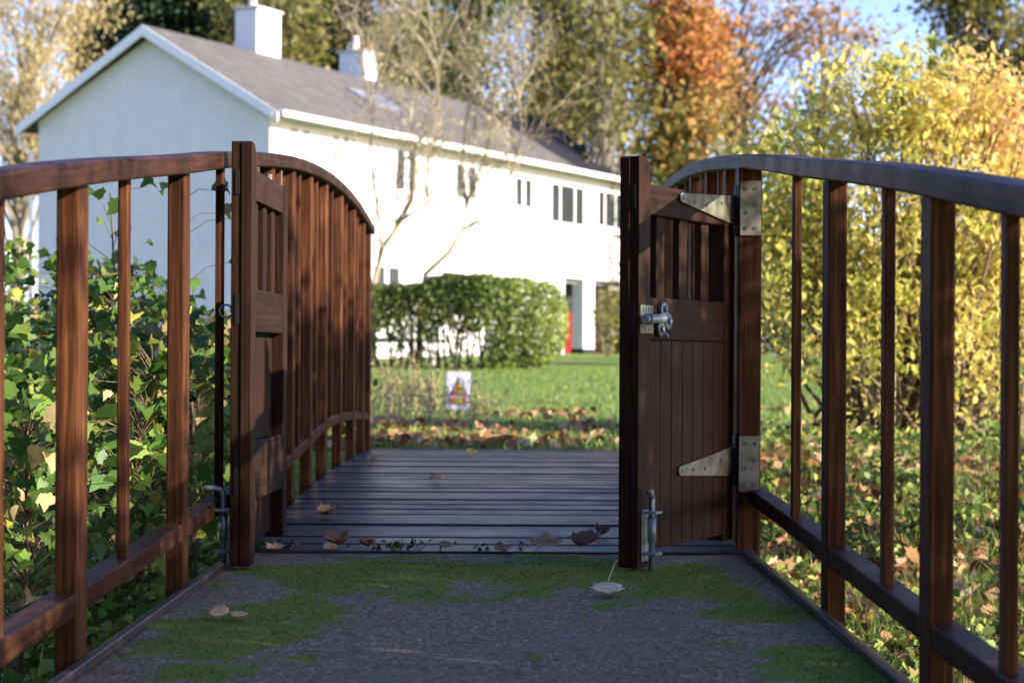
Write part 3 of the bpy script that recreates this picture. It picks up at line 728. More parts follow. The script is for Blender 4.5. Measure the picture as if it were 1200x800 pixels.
specs = [
 ('woodland_tree', 'olive brown tree behind the taller chimney', 320, 66, -40, [(320, 30, 60, 70, 2.2, 46), (290, 110, 60, 60, 2, 20)], 78, m_olive, bark, 31),
 ('woodland_tree', 'deep green and brown tree between the two chimneys', 385, 72, -60, [(385, 10, 60, 80, 2.4, 50), (370, 100, 60, 50, 2, 24)], 84, m_green, bark, 32),
 ('woodland_tree', 'bronze green tree right of the smaller chimney', 470, 70, -60, [(470, 20, 60, 80, 2.4, 46), (470, 110, 60, 60, 2, 22)], 66, m_olive, bark_pale, 33),
 ('woodland_tree', 'bright green topped tree over the middle of the roof', 545, 76, -60, [(545, 10, 56, 70, 2.4, 46), (545, 100, 60, 60, 2, 26)], 70, m_green, bark, 34),
 ('tall_bare_tree', 'thin leaved tall tree with blue sky showing through its twigs', 628, 80, -80, [(628, 40, 46, 110, 2.2, 60), (640, 140, 50, 50, 2, 20)], 26, m_olive, bark, 35),
 ('tall_tree', 'tall olive gold tree with a dark trunk left of the birch', 668, 68, -80, [(672, 20, 50, 90, 2.2, 44), (660, 120, 50, 60, 2, 30), (690, 170, 50, 40, 2, 20)], 50, m_olive, bark_dark, 36),
 ('birch_tree', 'slim pale trunked birch left of the orange maple', 711, 58, -80, [(716, 30, 34, 80, 1.6, 30), (722, 120, 34, 60, 1.6, 24)], 36, m_olive, bark_pale, 37),
 ('maple_tree', 'bright orange red maple turning green lower down', 795, 60, -40, [(800, 70, 42, 80, 2.0, 46), (785, 10, 44, 50, 2.0, 18), (800, 170, 50, 60, 2.0, 36)], 74, m_orange, bark, 38),
 ('russet_tree', 'half bare russet tree against the open sky', 860, 74, -70, [(850, 60, 50, 90, 2.2, 36), (920, 20, 70, 40, 2.2, 30), (880, 130, 50, 50, 2, 26)], 19, m_russet, bark, 39),
 ('russet_tree', 'wide thin russet tree above the yellow shrub', 960, 82, -60, [(970, 40, 70, 40, 2.2, 26), (960, 150, 80, 60, 2.2, 30)], 22, m_russet, bark, 40),
 ('oak_tree', 'dark limbed oak in the top right corner', 1165, 66, -120, [(1165, 40, 80, 75, 2.0, 50), (1230, 120, 60, 80, 2.0, 30), (1120, -20, 60, 40, 1.6, 22)], 62, m_olive, bark_dark, 41),
]
for nm, lab, x, d, ty, crs, per, lm, bm_, seed in specs:
    tf = None
    if nm == 'maple_tree':
        def tf(P, t, g): return 0.02+0.7*np.clip((P[:, 2]-4.0)/5.0, 0, 1)+0.75*(t-0.5)
    tree(nm, lab, 'tree', base_px(x, d), W(x, ty, d), 0.26 if nm != 'birch_tree' else 0.16, [crown_px(a, b, d, c, e, f_, n) for a, b, c, e, f_, n in crs],
         per, 0.24 if d > 50 else 0.15, 0.45 if d > 50 else 0.3, lm, bm_, seed, G_back, QUAD, None, 1, 0.3, limb_every=1, twigs=3, tintf=tf)

# far woodland edge, one mass
g = np.random.default_rng(77)
P = []
for i in range(26000):
    x = g.uniform(-44, 46); hmax = 3.8+2.0*mnoise.noise(Vector((x*0.14, 2.0, 0)))+1.5*mnoise.noise(Vector((x*0.5, 5.0, 0)))
    if x < -14: hmax *= 0.55
    P.append((x, 96+g.normal()*2.5, 0.6+hmax*g.random()**0.8))
P = np.array(P)
tint = np.clip(0.5+0.45*np.array([mnoise.noise(Vector((p[0]*0.25, p[2]*0.3, 0))) for p in P])+g.normal(size=len(P))*0.18, 0, 1)
tag(leaves_mesh('distant_woodland', P, 0.5, QUAD, m_olive, None, tint, None, 1, 0.3, seed=5), 'distant brown and olive woodland edge along the horizon', 'woodland', kind='stuff')

# ------------------------------------------------------------------ small bare tree in front of the house
def bare_tree(name, label, paths, d, twig_n, seed, group=None):
    g = np.random.default_rng(seed)
    b = W(*paths[0][0][:2], d); base = Vector((b.x, b.y, ground_z(b.x, b.y)-0.05))
    root = empty(name, base, label=label, cat='tree', group=group); mb = MB(); tips = []
    for pi, (pts_, r0, r1) in enumerate([(p[:-2], p[-2], p[-1]) for p in paths]):
        P_ = [W(x, y, d)+Vector((0, g.normal()*0.12*i, 0)) for i, (x, y) in enumerate(pts_)]
        if pi == 0: P_ = [base]+P_
        mb.tube([p-base for p in P_], list(np.linspace(r0, r1, len(P_))), 6)
        tips += P_[1:]
        def grow(p, dr, ln, r, dep):
            q = [p]; 
            for k in range(3):
                dr = (dr+Vector(g.normal(size=3))*0.22+Vector((0, 0, 0.10))).normalized(); q.append(q[-1]+dr*ln/3)
            mb.tube([a-base for a in q], [r, r*0.8, r*0.6, r*0.4], 3, cap=False)
            if dep == 0: tips.append(q[-1]); return
            for k in range(3 if dep > 1 else 4):
                s = q[1+k % 3]; nd = (dr+Vector(g.normal(size=3))*0.6).normalized(); grow(s, nd, ln*0.68, r*0.62, dep-1)
        for k in range(twig_n):
            i = 1+int(g.random()*(len(P_)-1)); i = min(i, len(P_)-1)
            t = g.random(); s = P_[i-1].lerp(P_[i], t)
            if s.z < 2.6: continue
            grow(s, Vector((g.normal()*0.5, g.normal()*0.4, 1.0)).normalized(), 0.8+0.7*g.random(), 0.022, 3)
    mb.build('trunk', twig_m, root, smooth=True)
    T_ = np.array([list(t) for t in tips]); sel = T_[g.random(len(T_)) < 0.5]
    sel = sel[::2]; P = np.repeat(sel, 2, 0)+g.normal(size=(len(sel)*2, 3))*0.16
    leaves_mesh('crown', P-np.array(base), 0.055+0.06*g.random(len(P))**3, OVAL, m_willow, root, None, None, 1, 0.2, seed=seed)
    return root
G_small = 'small trees growing in front of the house'
bare_tree('small_bare_tree', 'leafless pale barked small tree forking before the white facade at left', [
    [(437, 380), (438, 335), (447, 292), (464, 262), (482, 236), (487, 195), (482, 140), (478, 90), 0.085, 0.02],
    [(447, 292), (440, 240), (432, 180), (436, 110), (440, 70), 0.04, 0.012],
    [(464, 262), (500, 240), (500, 190), (512, 120), (508, 70), 0.035, 0.012]], 37.5, 11, 51, G_small)
bare_tree('small_bare_tree', 'leafless small tree with long bowed limb before the row of paired windows', [
    [(492, 345), (498, 322), (526, 296), (541, 270), (546, 240), (538, 200), (545, 140), (552, 90), 0.065, 0.018],
    [(541, 270), (580, 250), (600, 200), (610, 150), (605, 110), 0.03, 0.012],
    [(546, 240), (565, 190), (580, 140), (575, 80), 0.03, 0.012]], 38.5, 11, 52, G_small)

# ------------------------------------------------------------------ hedge, shrub by porch, garden table
def hedge():
    d = 37.5; g = np.random.default_rng(61)
    root = empty('hedge', (W(560, 430, d).x, d, ground_z(0, d)), label='clipped green hedge with thin lower stems and a rounded end before the house', cat='hedge')
    o = np.array(root.location)
    xl, xr = W(436, 0, d).x, W(666, 0, d).x; zb = 0.36; zt = W(0, 322, d).z
    def top(x): return zt-0.10*(0.5+0.5*math.sin(x*2.1))-(0.10 if x < -1.6 else 0)+0.06*mnoise.noise(Vector((x*3, 0, 0)))
    A, B, tA, tB = [], [], [], []
    while len(A) < 19000:
        x = g.uniform(xl, xr); y = g.uniform(-0.65, 0.65); h = g.random(); z = zb+(top(x)-zb)*h
        # rounded end
        ex, ez = (x-(xr-0.95))/0.95, (z-(zb+(zt-zb)*0.5))/((zt-zb)*0.5)
        if ex > 0 and (abs(ex)**2.4+abs(ez)**2.8+abs(y/0.65)**3) > 1: continue
        dense = 1.0
        if x < xr-1.55:
            k = (z-zb)/(zt-zb)
            n = mnoise.noise(Vector((x*3.6, y*2.0, z*3.6)))
            dense = 0.07+sstep(0.30, 0.66, k+0.42*n)
        shell = max(abs(y)/0.65, ez if ez > 0 else 0, ex if ex > 0 else 0)
        if g.random() > dense*(0.25+0.75*shell**2): continue
        t = 0.45+0.4*(g.random()-0.5)+(0.25*sstep(xr-1.6, xr-0.2, x))+0.2*mnoise.noise(Vector((x*1.5, z*2, 7)))
        A.append((x, y+d, z)); tA.append(t)
    A = np.array(A); tA = np.clip(tA, 0, 1)
    loose = A[:, 0] < xr-1.7
    leaves_mesh('foliage', A[~loose]-o, 0.075, OVAL, m_hedge, root, tA[~loose], None, 1, 0.3, seed=1)
    leaves_mesh('loose_foliage', A[loose]-o, 0.085, OVAL, m_hedge_b, root, tA[loose], None, 1, 0.3, seed=2)
    mb = MB()
    for i in range(34):
        x = g.uniform(xl+0.1, xr-0.4); y = d+g.normal()*0.2
        p = Vector((x, y, zb-0.1)); q = Vector((x+g.normal()*0.25, y+g.normal()*0.2, zb+1.2))
        mb.tube([a-Vector(o) for a in bend(p, q, 0.1, g, 5)], [0.03, 0.026, 0.022, 0.018, 0.012], 5)
    mb.build('stems', bark_dark, root)
hedge()
tb = empty('garden_table', (W(470, 0, 39.5).x, 39.5, ground_z(-2.1, 39.5)), label='white garden table half hidden behind the left part of the hedge', cat='table')
MB().box(-0.75, 0.75, -0.4, 0.4, 0.50, 0.545).build('table_top', paint_white, tb, bevel=0.01)
MB().box(-0.68, 0.68, -0.35, 0.35, 0.42, 0.498).build('apron', paint_white, tb)
for sx_ in (-0.62, 0.62):
    for sy_ in (-0.3, 0.3):
        MB().box(sx_-0.035, sx_+0.035, sy_-0.035, sy_+0.035, -0.02, 0.419).build('leg', paint_white, tb)
def shrub(name, label, cx, cy, zt, r, n, mat, leaf, seed, group=None, shape=OVAL, stems=10, zb=None, bm_=None, cl=0.12, per=16, axis=None):
    g = np.random.default_rng(seed); zb = ground_z(cx, cy) if zb is None else zb
    root = empty(name, (cx, cy, zb-0.03), label=label, cat='shrub', group=group); o = np.array(root.location)
    H = zt-zb; k = max(6, n//per)
    c = in_ellipsoid(g, k, (0, 0, H*0.52), (r, r, H*0.46), 0.2)
    idx = np.repeat(np.arange(k), per); P = c[idx]+g.normal(size=(len(idx), 3))*cl; P = P[P[:, 2] > 0.02]
    leaves_mesh('foliage', P, leaf*(0.6+0.8*g.random(len(P))), shape, mat, root, None, axis, 1, 0.35, seed=seed)
    mb = MB()
    for i in range(stems):
        q = c[int(g.random()*k)]
        mb.tube(bend((g.normal()*r*0.12, g.normal()*r*0.12, -0.05), q, 0.08, g, 5), [0.022, 0.018, 0.014, 0.010, 0.005], 5)
    mb.build('stems', bm_ or bark, root); return root
c = W(713, 400, 50); shrub('porch_shrub', 'thin brown and green climbing shrub beside the porch pillar', c.x, 50, W(0, 328, 50).z, 0.34, 700, m_olive, 0.09, 71)

# ------------------------------------------------------------------ yellow shrub on the right
def yellow_shrub():
    g = np.random.default_rng(81); cx, cy = 3.05, 15.6; zb = ground_z(cx, cy)
    root = empty('yellow_shrub', (cx, cy, zb-0.03), label='tall yellow leaved autumn shrub spreading behind the shaded railing', cat='shrub'); o = np.array(root.location)
    parts = [((3.0, 15.6, 1.75), (1.15, 1.1, 1.05), 210), ((2.25, 15.2, 1.25), (0.62, 0.7, 0.85), 70), ((3.75, 15.8, 1.4), (0.8, 0.9, 1.0), 90), ((2.3, 14.6, 0.35), (0.55, 0.5, 0.5), 26), ((3.0, 14.8, 0.7), (0.7, 0.5, 0.6), 40), ((2.95, 15.4, 2.62), (0.8, 0.6, 0.35), 50), ((3.9, 15.6, 0.5), (0.6, 0.6, 0.5), 24), ((4.35, 16.0, 1.7), (0.7, 0.9, 1.0), 80), ((2.05, 15.4, 1.95), (0.45, 0.6, 0.55), 46), ((3.4, 15.5, 2.45), (0.75, 0.6, 0.4), 46)]
    cl = np.vstack([in_ellipsoid(g, m, c, r, 0.25) for c, r, m in parts])
    idx = np.repeat(np.arange(len(cl)), 44)
    keep = g.random(len(idx)) < np.clip(0.34+0.7*(cl[idx][:, 2]-0.1)/1.3, 0.3, 1); idx = idx[keep]
    # sprays: leaves set along short drooping shoots
    sd = g.normal(size=(len(cl), 3)); sd[:, 2] = sd[:, 2]*0.4-0.15; sd /= np.linalg.norm(sd, axis=1)[:, None]
    t = g.uniform(-0.20, 0.26, len(idx)); P = cl[idx]+sd[idx]*t[:, None]+g.normal(size=(len(idx), 3))*0.075
    hx = (P[:, 0]-2.0)/2.4
    tint = np.clip(0.32+0.24*hx+0.5*(g.random(len(cl))[idx]-0.5)+0.42*(g.random(len(P))-0.5)+0.30*np.clip((P[:, 0]-2.9)/0.9, 0, 1)*np.clip((P[:, 2]-1.6)/0.7, 0, 1), 0, 1)
    leaves_mesh('foliage', P-o, 0.066*(0.5+0.9*g.random(len(P))), LANCE, m_yel, root, tint, (0, 0, -0.5), 0.9, 0.35, wid=1.5, seed=81)
    mb = MB()
    for i in range(0, len(cl), 2):
        s = Vector((cx+g.normal()*0.25, cy+g.normal()*0.25, zb-0.05))
        pl = bend(s, cl[i], 0.07, g, 6); mb.tube([p-Vector(o) for p in pl], list(np.linspace(0.022, 0.005, 6)), 5, cap=False)
    mb.build('stems', plain('shrub_stem', (0.20, 0.14, 0.08), 0.8, 0.3, 9), root)
yellow_shrub()
def shoot(x, y, d, h, seed, label):
    g = np.random.default_rng(seed); b = W(x, y, d)
    zb = ground_z(b.x, d); root = empty('leafy_shoot', (b.x, d, zb-0.03), label=label, cat='plant', group='tall shoots above the yellow shrub')
    H = b.z-zb; mb = MB(); mb.tube([(0, 0, 0), (0.02, 0, H*0.5), (0.0, 0, H)], [0.02, 0.014, 0.005], 6); mb.build('stem', twig_m, root)
    n = 18; P = np.array([(g.normal()*0.03, g.normal()*0.03, H-0.42*i/n) for i in range(n)]); P[:, 0] += np.where(np.arange(n) % 2, 0.05, -0.05)
    leaves_mesh('foliage', P, 0.15, LANCE, m_hedge, root, 0.5+0.5*g.random(n), (0, 0, 0.5), 0.7, 0.1, wid=1.7, seed=seed)
shoot(1095, 38, 15.2, 0, 91, 'tall green leafed shoot rising highest above the yellow shrub')
shoot(1046, 66, 15.0, 0, 92, 'shorter green shoot above the middle of the yellow shrub')
# dull shrubs filling behind
G_fill = 'shrubs at the far lawn edge'
for (x, y, d, rpx, lab, mt, sd) in ((845, 250, 40, 60, 'dark olive shrub behind the gate hinges', m_olive, 101), (930, 240, 44, 70, 'brown green shrub behind the yellow shrub', m_green, 102),
                                (1185, 190, 48, 60, 'greyish russet shrub at the right edge', m_russet, 103), (770, 260, 58, 60, 'dull green shrub seen beside the gate top', m_green, 104)):
    c = W(x, y, d); r = rpx/F*d; shrub('lawn_shrub', lab, c.x, d, c.z+0.9*r, r, 2600, mt, 0.15, sd, G_fill, QUAD, 12, cl=0.22, per=26)

# ------------------------------------------------------------------ maple saplings on the left bank
def sapling(i, x, y, h, nl, label, mat=m_maple):
    g = np.random.default_rng(200+i); zb = ground_z(x, y)
    root = empty('maple_sapling', (x, y, zb-0.04), label=label, cat='sapling', group='maple saplings on the left bank')
    H = h-zb; mb = MB(); P, A = [], []
    lean = Vector((g.normal()*0.12, g.normal()*0.12, 0))
    stem = [Vector((0, 0, 0)).lerp(Vector((lean.x, lean.y, H)), t)+Vector((g.normal()*0.02, g.normal()*0.02, 0)) for t in np.linspace(0, 1, 7)]
    mb.tube(stem, list(np.linspace(0.011, 0.003, 7)), 6)
    for k in range(nl):
        t = 0.12+0.88*g.random()**0.75 if nl > 20 else 0.5+0.5*g.random()
        j = t*6; s = stem[min(int(j), 5)].lerp(stem[min(int(j), 5)+1], j-int(j))
        a = g.random()*2*math.pi; rr = (0.06+0.34*g.random())*(1.15-0.6*t)
        e = s+Vector((math.cos(a)*rr, math.sin(a)*rr, 0.02+0.10*g.random()))
        if x+e.x > -1.0: e.x = -1.0-x-0.05*g.random()
        mb.tube([s, (s+e)/2+Vector((0, 0, 0.03)), e], [0.0018, 0.0015, 0.0011], 3, cap=False)
        P.append(e); A.append((math.cos(a), math.sin(a), -0.55))
    mb.build('stem', plain('sapling_stem', (0.12, 0.075, 0.04), 0.7, 0.3, 9), root)
    P = np.array([list(p) for p in P]); tint = np.clip(0.12+g.random(len(P))*0.76+(g.random(len(P)) < 0.12)*0.5, 0, 1)
    # leaf plates face the light: normals up, right and forward
    leaves_mesh('foliage', P, 0.028+0.052*g.random(len(P)), BROAD, mat, root, tint, np.array(A), 0.5, 0.5, 0.5, seed=200+i)
sap = [(-1.32, 5.4, 0.45, 120), (-1.75, 5.7, 0.72, 150), (-1.30, 6.1, 0.62, 150), (-1.78, 6.5, 0.85, 160), (-1.30, 6.9, 0.70, 150), (-2.05, 7.1, 0.95, 170), (-1.55, 7.5, 0.86, 170),
       (-1.28, 8.0, 0.72, 150), (-2.4, 7.8, 1.0, 170), (-1.8, 8.4, 0.95, 170), (-1.4, 9.0, 0.86, 150), (-2.3, 9.2, 1.05, 170), (-1.9, 10.0, 1.0, 150), (-1.45, 10.4, 0.8, 140), (-2.7, 10.2, 1.1, 150)]
words = ['lowest maple sapling beside the nearest thick railing post', 'leafy green maple sapling behind the nearest thick post', 'maple sapling between first two thick railing posts, low and dense', 'maple sapling behind the thin bar between thick posts',
         'maple sapling close behind the second thick post', 'broad maple sapling at the left edge below the gable', 'maple sapling with yellow leaves under the gable wall', 'maple sapling just left of the folded gate', 'tall green maple sapling at far left of bank',
         'maple sapling in second row left of folded gate', 'maple sapling showing between railing and folded gate', 'rear maple sapling at the left picture edge', 'rear maple sapling under the white gable', 'rear maple sapling hidden mostly by the folded gate', 'rearmost maple sapling under gable corner']
for i, (x, y, h, nl) in enumerate(sap): sapling(i, x, y, h+0.04, int(nl*2.2), words[i])
# lanky stems reaching above the rest, few leaves
for i, (px, py, d, nl, lab) in enumerate(((128, 232, 7.2, 9, 'lanky bare sapling stem rising against the shaded gable'), (176, 212, 7.6, 7, 'slender twig with few leaves before the gable, by the thin bar'), (30, 235, 8.0, 10, 'lanky sapling stem leaning at the left edge'), (243, 228, 7.4, 16, 'sapling shoot with brown leaves beside the folded gate top'))):
    p = W(px, py, d); sapling(40+i, p.x, d, p.z, nl, lab)
# undergrowth behind the saplings
for i, (x, y, zt, r, lab) in enumerate(((-2.6, 12.4, 0.85, 0.7, 'dark green bush beyond the saplings on the left'), (-3.6, 13.4, 1.0, 0.8, 'dark green bush at the left edge below the gable'), (-1.75, 13.6, 0.7, 0.6, 'low green bush beyond the end of left railing'), (-5.2, 15.0, 1.25, 1.0, 'tall green bush farthest left past the saplings'), (-3.0, 16.2, 0.85, 0.9, 'low bush under the middle of the gable'))):
    shrub('bank_bush', lab, x, y, zt, r, 1700, m_green, 0.085, 120+i, 'bushes on the far left bank', OVAL, 10, cl=0.12)

# ------------------------------------------------------------------ hedgerow right of the path (shades the foreground)
def hedgerow():
    g = np.random.default_rng(301); root = empty('hedgerow', (5.0, 4.5, -0.5), label='tall ragged hedgerow of thin trunks along the right of the path', cat='hedgerow'); o = np.array(root.location)
    cl = []
    while len(cl) < 620:
        y = g.uniform(-2.6, 11.2); x = 5.0+g.normal()*0.45
        # upper edge set by where the light clears the crown
        zt = 2.95+0.66*sstep(4.4, 6.2, y); k_ = 1-0.75*sstep(5, 6.5, y); zt += k_*(0.42*mnoise.noise(Vector((y*1.6, 0, 0)))+0.42*mnoise.noise(Vector((y*3.7, 4, 0))))
        z = g.uniform(1.85 if y < 7.2 else 2.5, zt)
        if mnoise.noise(Vector((x*0.9, y*1.1, z*1.3))) < -0.42: continue
        cl.append((x, y, z))
    for _ in range(110): cl.append((5.0+g.normal()*0.3, g.uniform(1.6, 5.2), g.uniform(1.95, 2.85)))
    for _ in range(90): cl.append((5.0+g.normal()*0.3, g.uniform(6.2, 11.0), g.uniform(2.6, 3.6)))
    for _ in range(22): cl.append((5.0+g.normal()*0.4, g.uniform(-0.2, 2.1), g.uniform(2.9, 4.15)))
    cl = np.array(cl); idx = np.repeat(np.arange(len(cl)), np.where(np.arange(len(cl)) < len(cl)-22, 60, 34)); P = cl[idx]+g.normal(size=(len(idx), 3))*0.12
    leaves_mesh('crown', P-o, 0.085, OVAL, m_green, root, None, None, 1, 0.3, seed=301)
    mb = MB()
    for k in range(9):
        y = -1.8+1.5*k+g.normal()*0.3; s = Vector((5.0+g.normal()*0.2, y, ground_z(5, y)-0.1)); top = Vector((5.0, y+g.normal()*0.3, 3.1))
        mb.tube([p-Vector(o) for p in bend(s, top, 0.03, g, 7)], list(np.linspace(0.06, 0.015, 7)), 7)
        near = cl[np.argsort(np.abs(cl[:, 1]-y))[:22]]
        for q in near[::2]:
            st = s.lerp(top, 0.3+0.5*g.random()); mb.tube([p-Vector(o) for p in bend(st, q, 0.1, g, 4)], [0.018, 0.014, 0.01, 0.005], 4, cap=False)
    mb.build('trunk', bark_dark, root)
hedgerow()

for (x, y, zc, rx, ry, rz, n, lab, sd) in ((-3.6, -3.6, 4.6, 2.9, 2.6, 2.6, 150, 'unseen leafy tree added behind the path on the left to block sky light', 311), (1.6, -4.6, 4.6, 2.6, 2.4, 2.7, 140, 'unseen leafy tree added behind the path on the right to block sky light', 312),
        (-5.4, 3.0, 3.6, 1.7, 3.0, 3.3, 170, 'unseen leafy tree added on the left bank to block sky light', 313)):
    tree('added_shade_tree', lab, 'tree', (x, y, ground_z(x, y)-0.1), (x, y, zc+1.5), 0.16, [((x, y, zc), (rx, ry, rz), n)], 90, 0.19, 0.32, m_green, bark, sd, 'unseen trees added to block sky light', OVAL, twigs=2, limb_every=2)  # out-of-view trees added to keep sky light off the railings and path

def added_unseen_hedge():  # out-of-view hedge added to cut the glow of the low sky
    g = np.random.default_rng(331); root = empty('sky_blocking_hedge', (-4.0, -9.0, -0.6), label='tall dark unseen hedge added behind and left of the path to block low sky light', cat='hedge'); o = np.array(root.location)
    P = []
    for _ in range(26000):
        if g.random() < 0.62: x, y = g.uniform(-10, 9), -11+g.normal()*0.4
        else: x, y = -9.5+g.normal()*0.4, g.uniform(-11, 9)
        P.append((x, y, g.uniform(-0.6, 5.0+0.5*mnoise.noise(Vector((x*0.7, y*0.7, 0))))))
    leaves_mesh('foliage', np.array(P)-o, 0.22, OVAL, m_conif, root, None, None, 1, 0.3, seed=331)
    mb = MB()
    for k in range(18):
        x, y = (-9+1.6*k, -11) if k < 12 else (-9.5, -9+2.8*(k-11))
        mb.tube([Vector((x, y, -0.9))-Vector(o), Vector((x+g.normal()*0.2, y, 3.6))-Vector(o)], [0.06, 0.02], 6)
    mb.build('stems', bark_dark, root)
added_unseen_hedge()

# ------------------------------------------------------------------ grass, litter, weeds
g = np.random.default_rng(401)
def scatter(n, ylo, yhi, half, reject=None, power=1.0):
    out = []
    while len(out) < n:
        y = ylo+(yhi-ylo)*g.random()**power; x = g.uniform(-half, half)*y
        if reject and reject(x, y): continue
        out.append((x, y, ground_z(x, y)))
    return np.array(out)
off = lambda x, y: (-0.95 < x < 0.86 and y < 12.95) or (x < 0 and y < 12.95)
Pn = scatter(24000, 5.5, 13.5, 0.30, lambda x, y: x < 0.9 or mnoise.noise(Vector((x*2.0, y*2.0, 0))) < -0.25)
leaves = leaves_mesh('bank_grass', Pn, 0.05+0.15*g.random(len(Pn))**2, BLADE, m_grass, None, None, (0, 0, 1.0), 0.75, 0.0, 0.0, 0.06, 1)
tag(leaves, 'long tufted grass on the bank below the shaded railing', 'grass', kind='stuff')
Pl = scatter(46000, 12.9, 38, 0.30, None, 1.7)
tag(leaves_mesh('lawn_grass', Pl, 0.035+0.05*g.random(len(Pl)), BLADE, m_grass, None, None, (0, 0, 1.2), 0.6, 0.0, 0.0, 0.22, 2), 'short green lawn grass between the bridge and the house', 'grass', kind='stuff')
Pd = scatter(1600, 3.0, 12.5, 0.30, lambda x, y: x > -0.98 or x < -2.4)
tag(leaves_mesh('ditch_grass', Pd, 0.12+0.25*g.random(len(Pd)), BLADE, m_straw, None, None, (0, 0, 1.2), 0.7, 0.0, 0.0, 0.05, 3), 'dry grass stalks in the dark ditch below the left railing', 'grass', kind='stuff')
def litter_rej(x, y):
    if off(x, y): return True
    k = mnoise.noise(Vector((x*0.9, y*0.5, 8)))
    return g.random() > 0.25+0.9*k+(0.28 if y < 14.4 else 0)-0.45*sstep(16.5, 21, y)+(0.25 if x > 1 and y < 13 else 0)
Pt = scatter(5200, 5.6, 30, 0.29, litter_rej, 1.6); Pt[:, 2] += 0.02+0.04*g.random(len(Pt))
tag(leaves_mesh('leaf_litter', Pt, 0.055+0.055*g.random(len(Pt)), OVAL, m_litter, None, None, None, 1, 0.65, 0.2, 1.3, 4), 'fallen brown and tan leaves scattered over the grass', 'leaf litter', kind='stuff')
Pc = scatter(9000, 5.6, 14.5, 0.29, lambda x, y: x < 0.9 or mnoise.noise(Vector((x*1.6, y*1.6, 4))) < -0.1); Pc[:, 2] += 0.015+0.10*g.random(len(Pc))
tag(leaves_mesh('ground_cover', Pc, 0.03+0.035*g.random(len(Pc)), OVAL, m_hedge, None, None, None, 1, 0.6, 0.2, 1.2, 6), 'low leafy weeds covering the bank below the shaded railing', 'ground cover', kind='stuff')
Pb = scatter(1200, 5.6, 13.5, 0.29, lambda x, y: x < 0.9 or mnoise.noise(Vector((x*1.1, y*1.1, 14))) < -0.05); Pb[:, 2] += 0.02+0.06*g.random(len(Pb))
tag(leaves_mesh('bank_leaf_litter', Pb, 0.045+0.06*g.random(len(Pb)), MAPLE, m_litter, None, None, None, 1, 0.6, 0.35, 1.2, 7), 'orange and brown fallen leaves on the bank below the shaded railing', 'leaf litter', kind='stuff')
# dry weeds by the sign
def weeds(i, x, y, n, h, label):
    g = np.random.default_rng(500+i); zb = ground_z(x, y); root = empty('weed_clump', (x, y, zb-0.02), label=label, cat='weeds', group='dry weed clumps on the lawn edge')
    mb = MB(); P = []
    for k in range(n):
        a = Vector((g.normal()*0.28, g.normal()*0.22, 0)); b_ = a+Vector((g.normal()*0.08, g.normal()*0.08, h*(0.5+0.6*g.random())))
        mb.tube([a, (a+b_)/2+Vector((g.normal()*0.02, 0, 0)), b_], [0.005, 0.004, 0.002], 3, cap=False)
        for q in range(7): P.append(list(a.lerp(b_, 0.3+0.7*g.random())+Vector(g.normal(size=3))*0.035))
    mb.build('stalks', plain('weed_stalk', (0.40, 0.31, 0.16), 0.8, 0.3, 9), root)
    leaves_mesh('leaves', P, 0.05, LANCE, m_straw, root, None, (0, 0, 0.3), 1, 0.2, seed=500+i)
for i, (px, d, n, h, lab) in enumerate(((445, 16.5, 26, 0.5, 'dry weed clump beside end of left railing'), (475, 17.0, 30, 0.55, 'tall dry weed clump between railing end and the sign'), (505, 17.6, 30, 0.5, 'dry weed clump immediately left of the sign'), (570, 18.5, 16, 0.28, 'low dry weed clump right of the sign'), (452, 20.5, 26, 0.55, 'rear dry weed clump under the hedge end'), (500, 21.0, 26, 0.5, 'rear dry weed clump behind the sign'))):
    weeds(i, (px-600)/F*d, d, n, h, lab)

# ------------------------------------------------------------------ warning sign
d = 18.6; sx_ = (537.5-600)/F*d; zs = ground_z(sx_, d)
sg = empty('lawn_sign', (sx_, d, zs-0.02), 0.0, label='small pale sign with red and green triangle on a short dark post', cat='sign')
zt, zb = W(0, 436, d).z-zs+0.02, W(0, 480, d).z-zs+0.02
MB().box(-0.018, 0.018, 0.0, 0.03, -0.15, zb+0.15).build('post', bark_dark, sg)
bd = MB().box(-0.112, 0.112, -0.012, -0.001, zb, zt).build('board', plain('sign_white', (0.62, 0.60, 0.78), 0.4, 0.08, 6), sg, bevel=0.004)
h = zt-zb
sr = plain('sign_red', (0.42, 0.14, 0.06), 0.5, 0.1, 6); sgm = plain('sign_green', (0.50, 0.46, 0.05), 0.5, 0.1, 6); sm_ = plain('sign_mauve', (0.42, 0.18, 0.42), 0.5, 0.1, 6); sd_ = plain('sign_dark', (0.05, 0.06, 0.08), 0.5, 0.1, 6)
MB().prism([(-0.078, zb+h*0.40), (0.078, zb+h*0.40), (0.0, zb+h*0.86)], 'y', -0.016, -0.0125).build('triangle_border', sd_, bd)
MB().prism([(-0.060, zb+h*0.425), (-0.002, zb+h*0.425), (-0.002, zb+h*0.80)], 'y', -0.0195, -0.0165).build('triangle_half', sr, bd)
MB().prism([(0.002, zb+h*0.425), (0.060, zb+h*0.425), (0.002, zb+h*0.80)], 'y', -0.0195, -0.0165).build('triangle_half', sgm, bd)
MB().box(-0.10, 0.10, -0.0145, -0.0125, zb+h*0.345, zb+h*0.395).build('stripe', sm_, bd)
for xa, xb, mt in ((-0.075, -0.025, sr), (-0.024, 0.034, sgm), (0.035, 0.078, sr)):
    MB().box(xa, xb, -0.0155, -0.0125, zb+h*0.14, zb+h*0.33).build('caption_block', mt, bd)

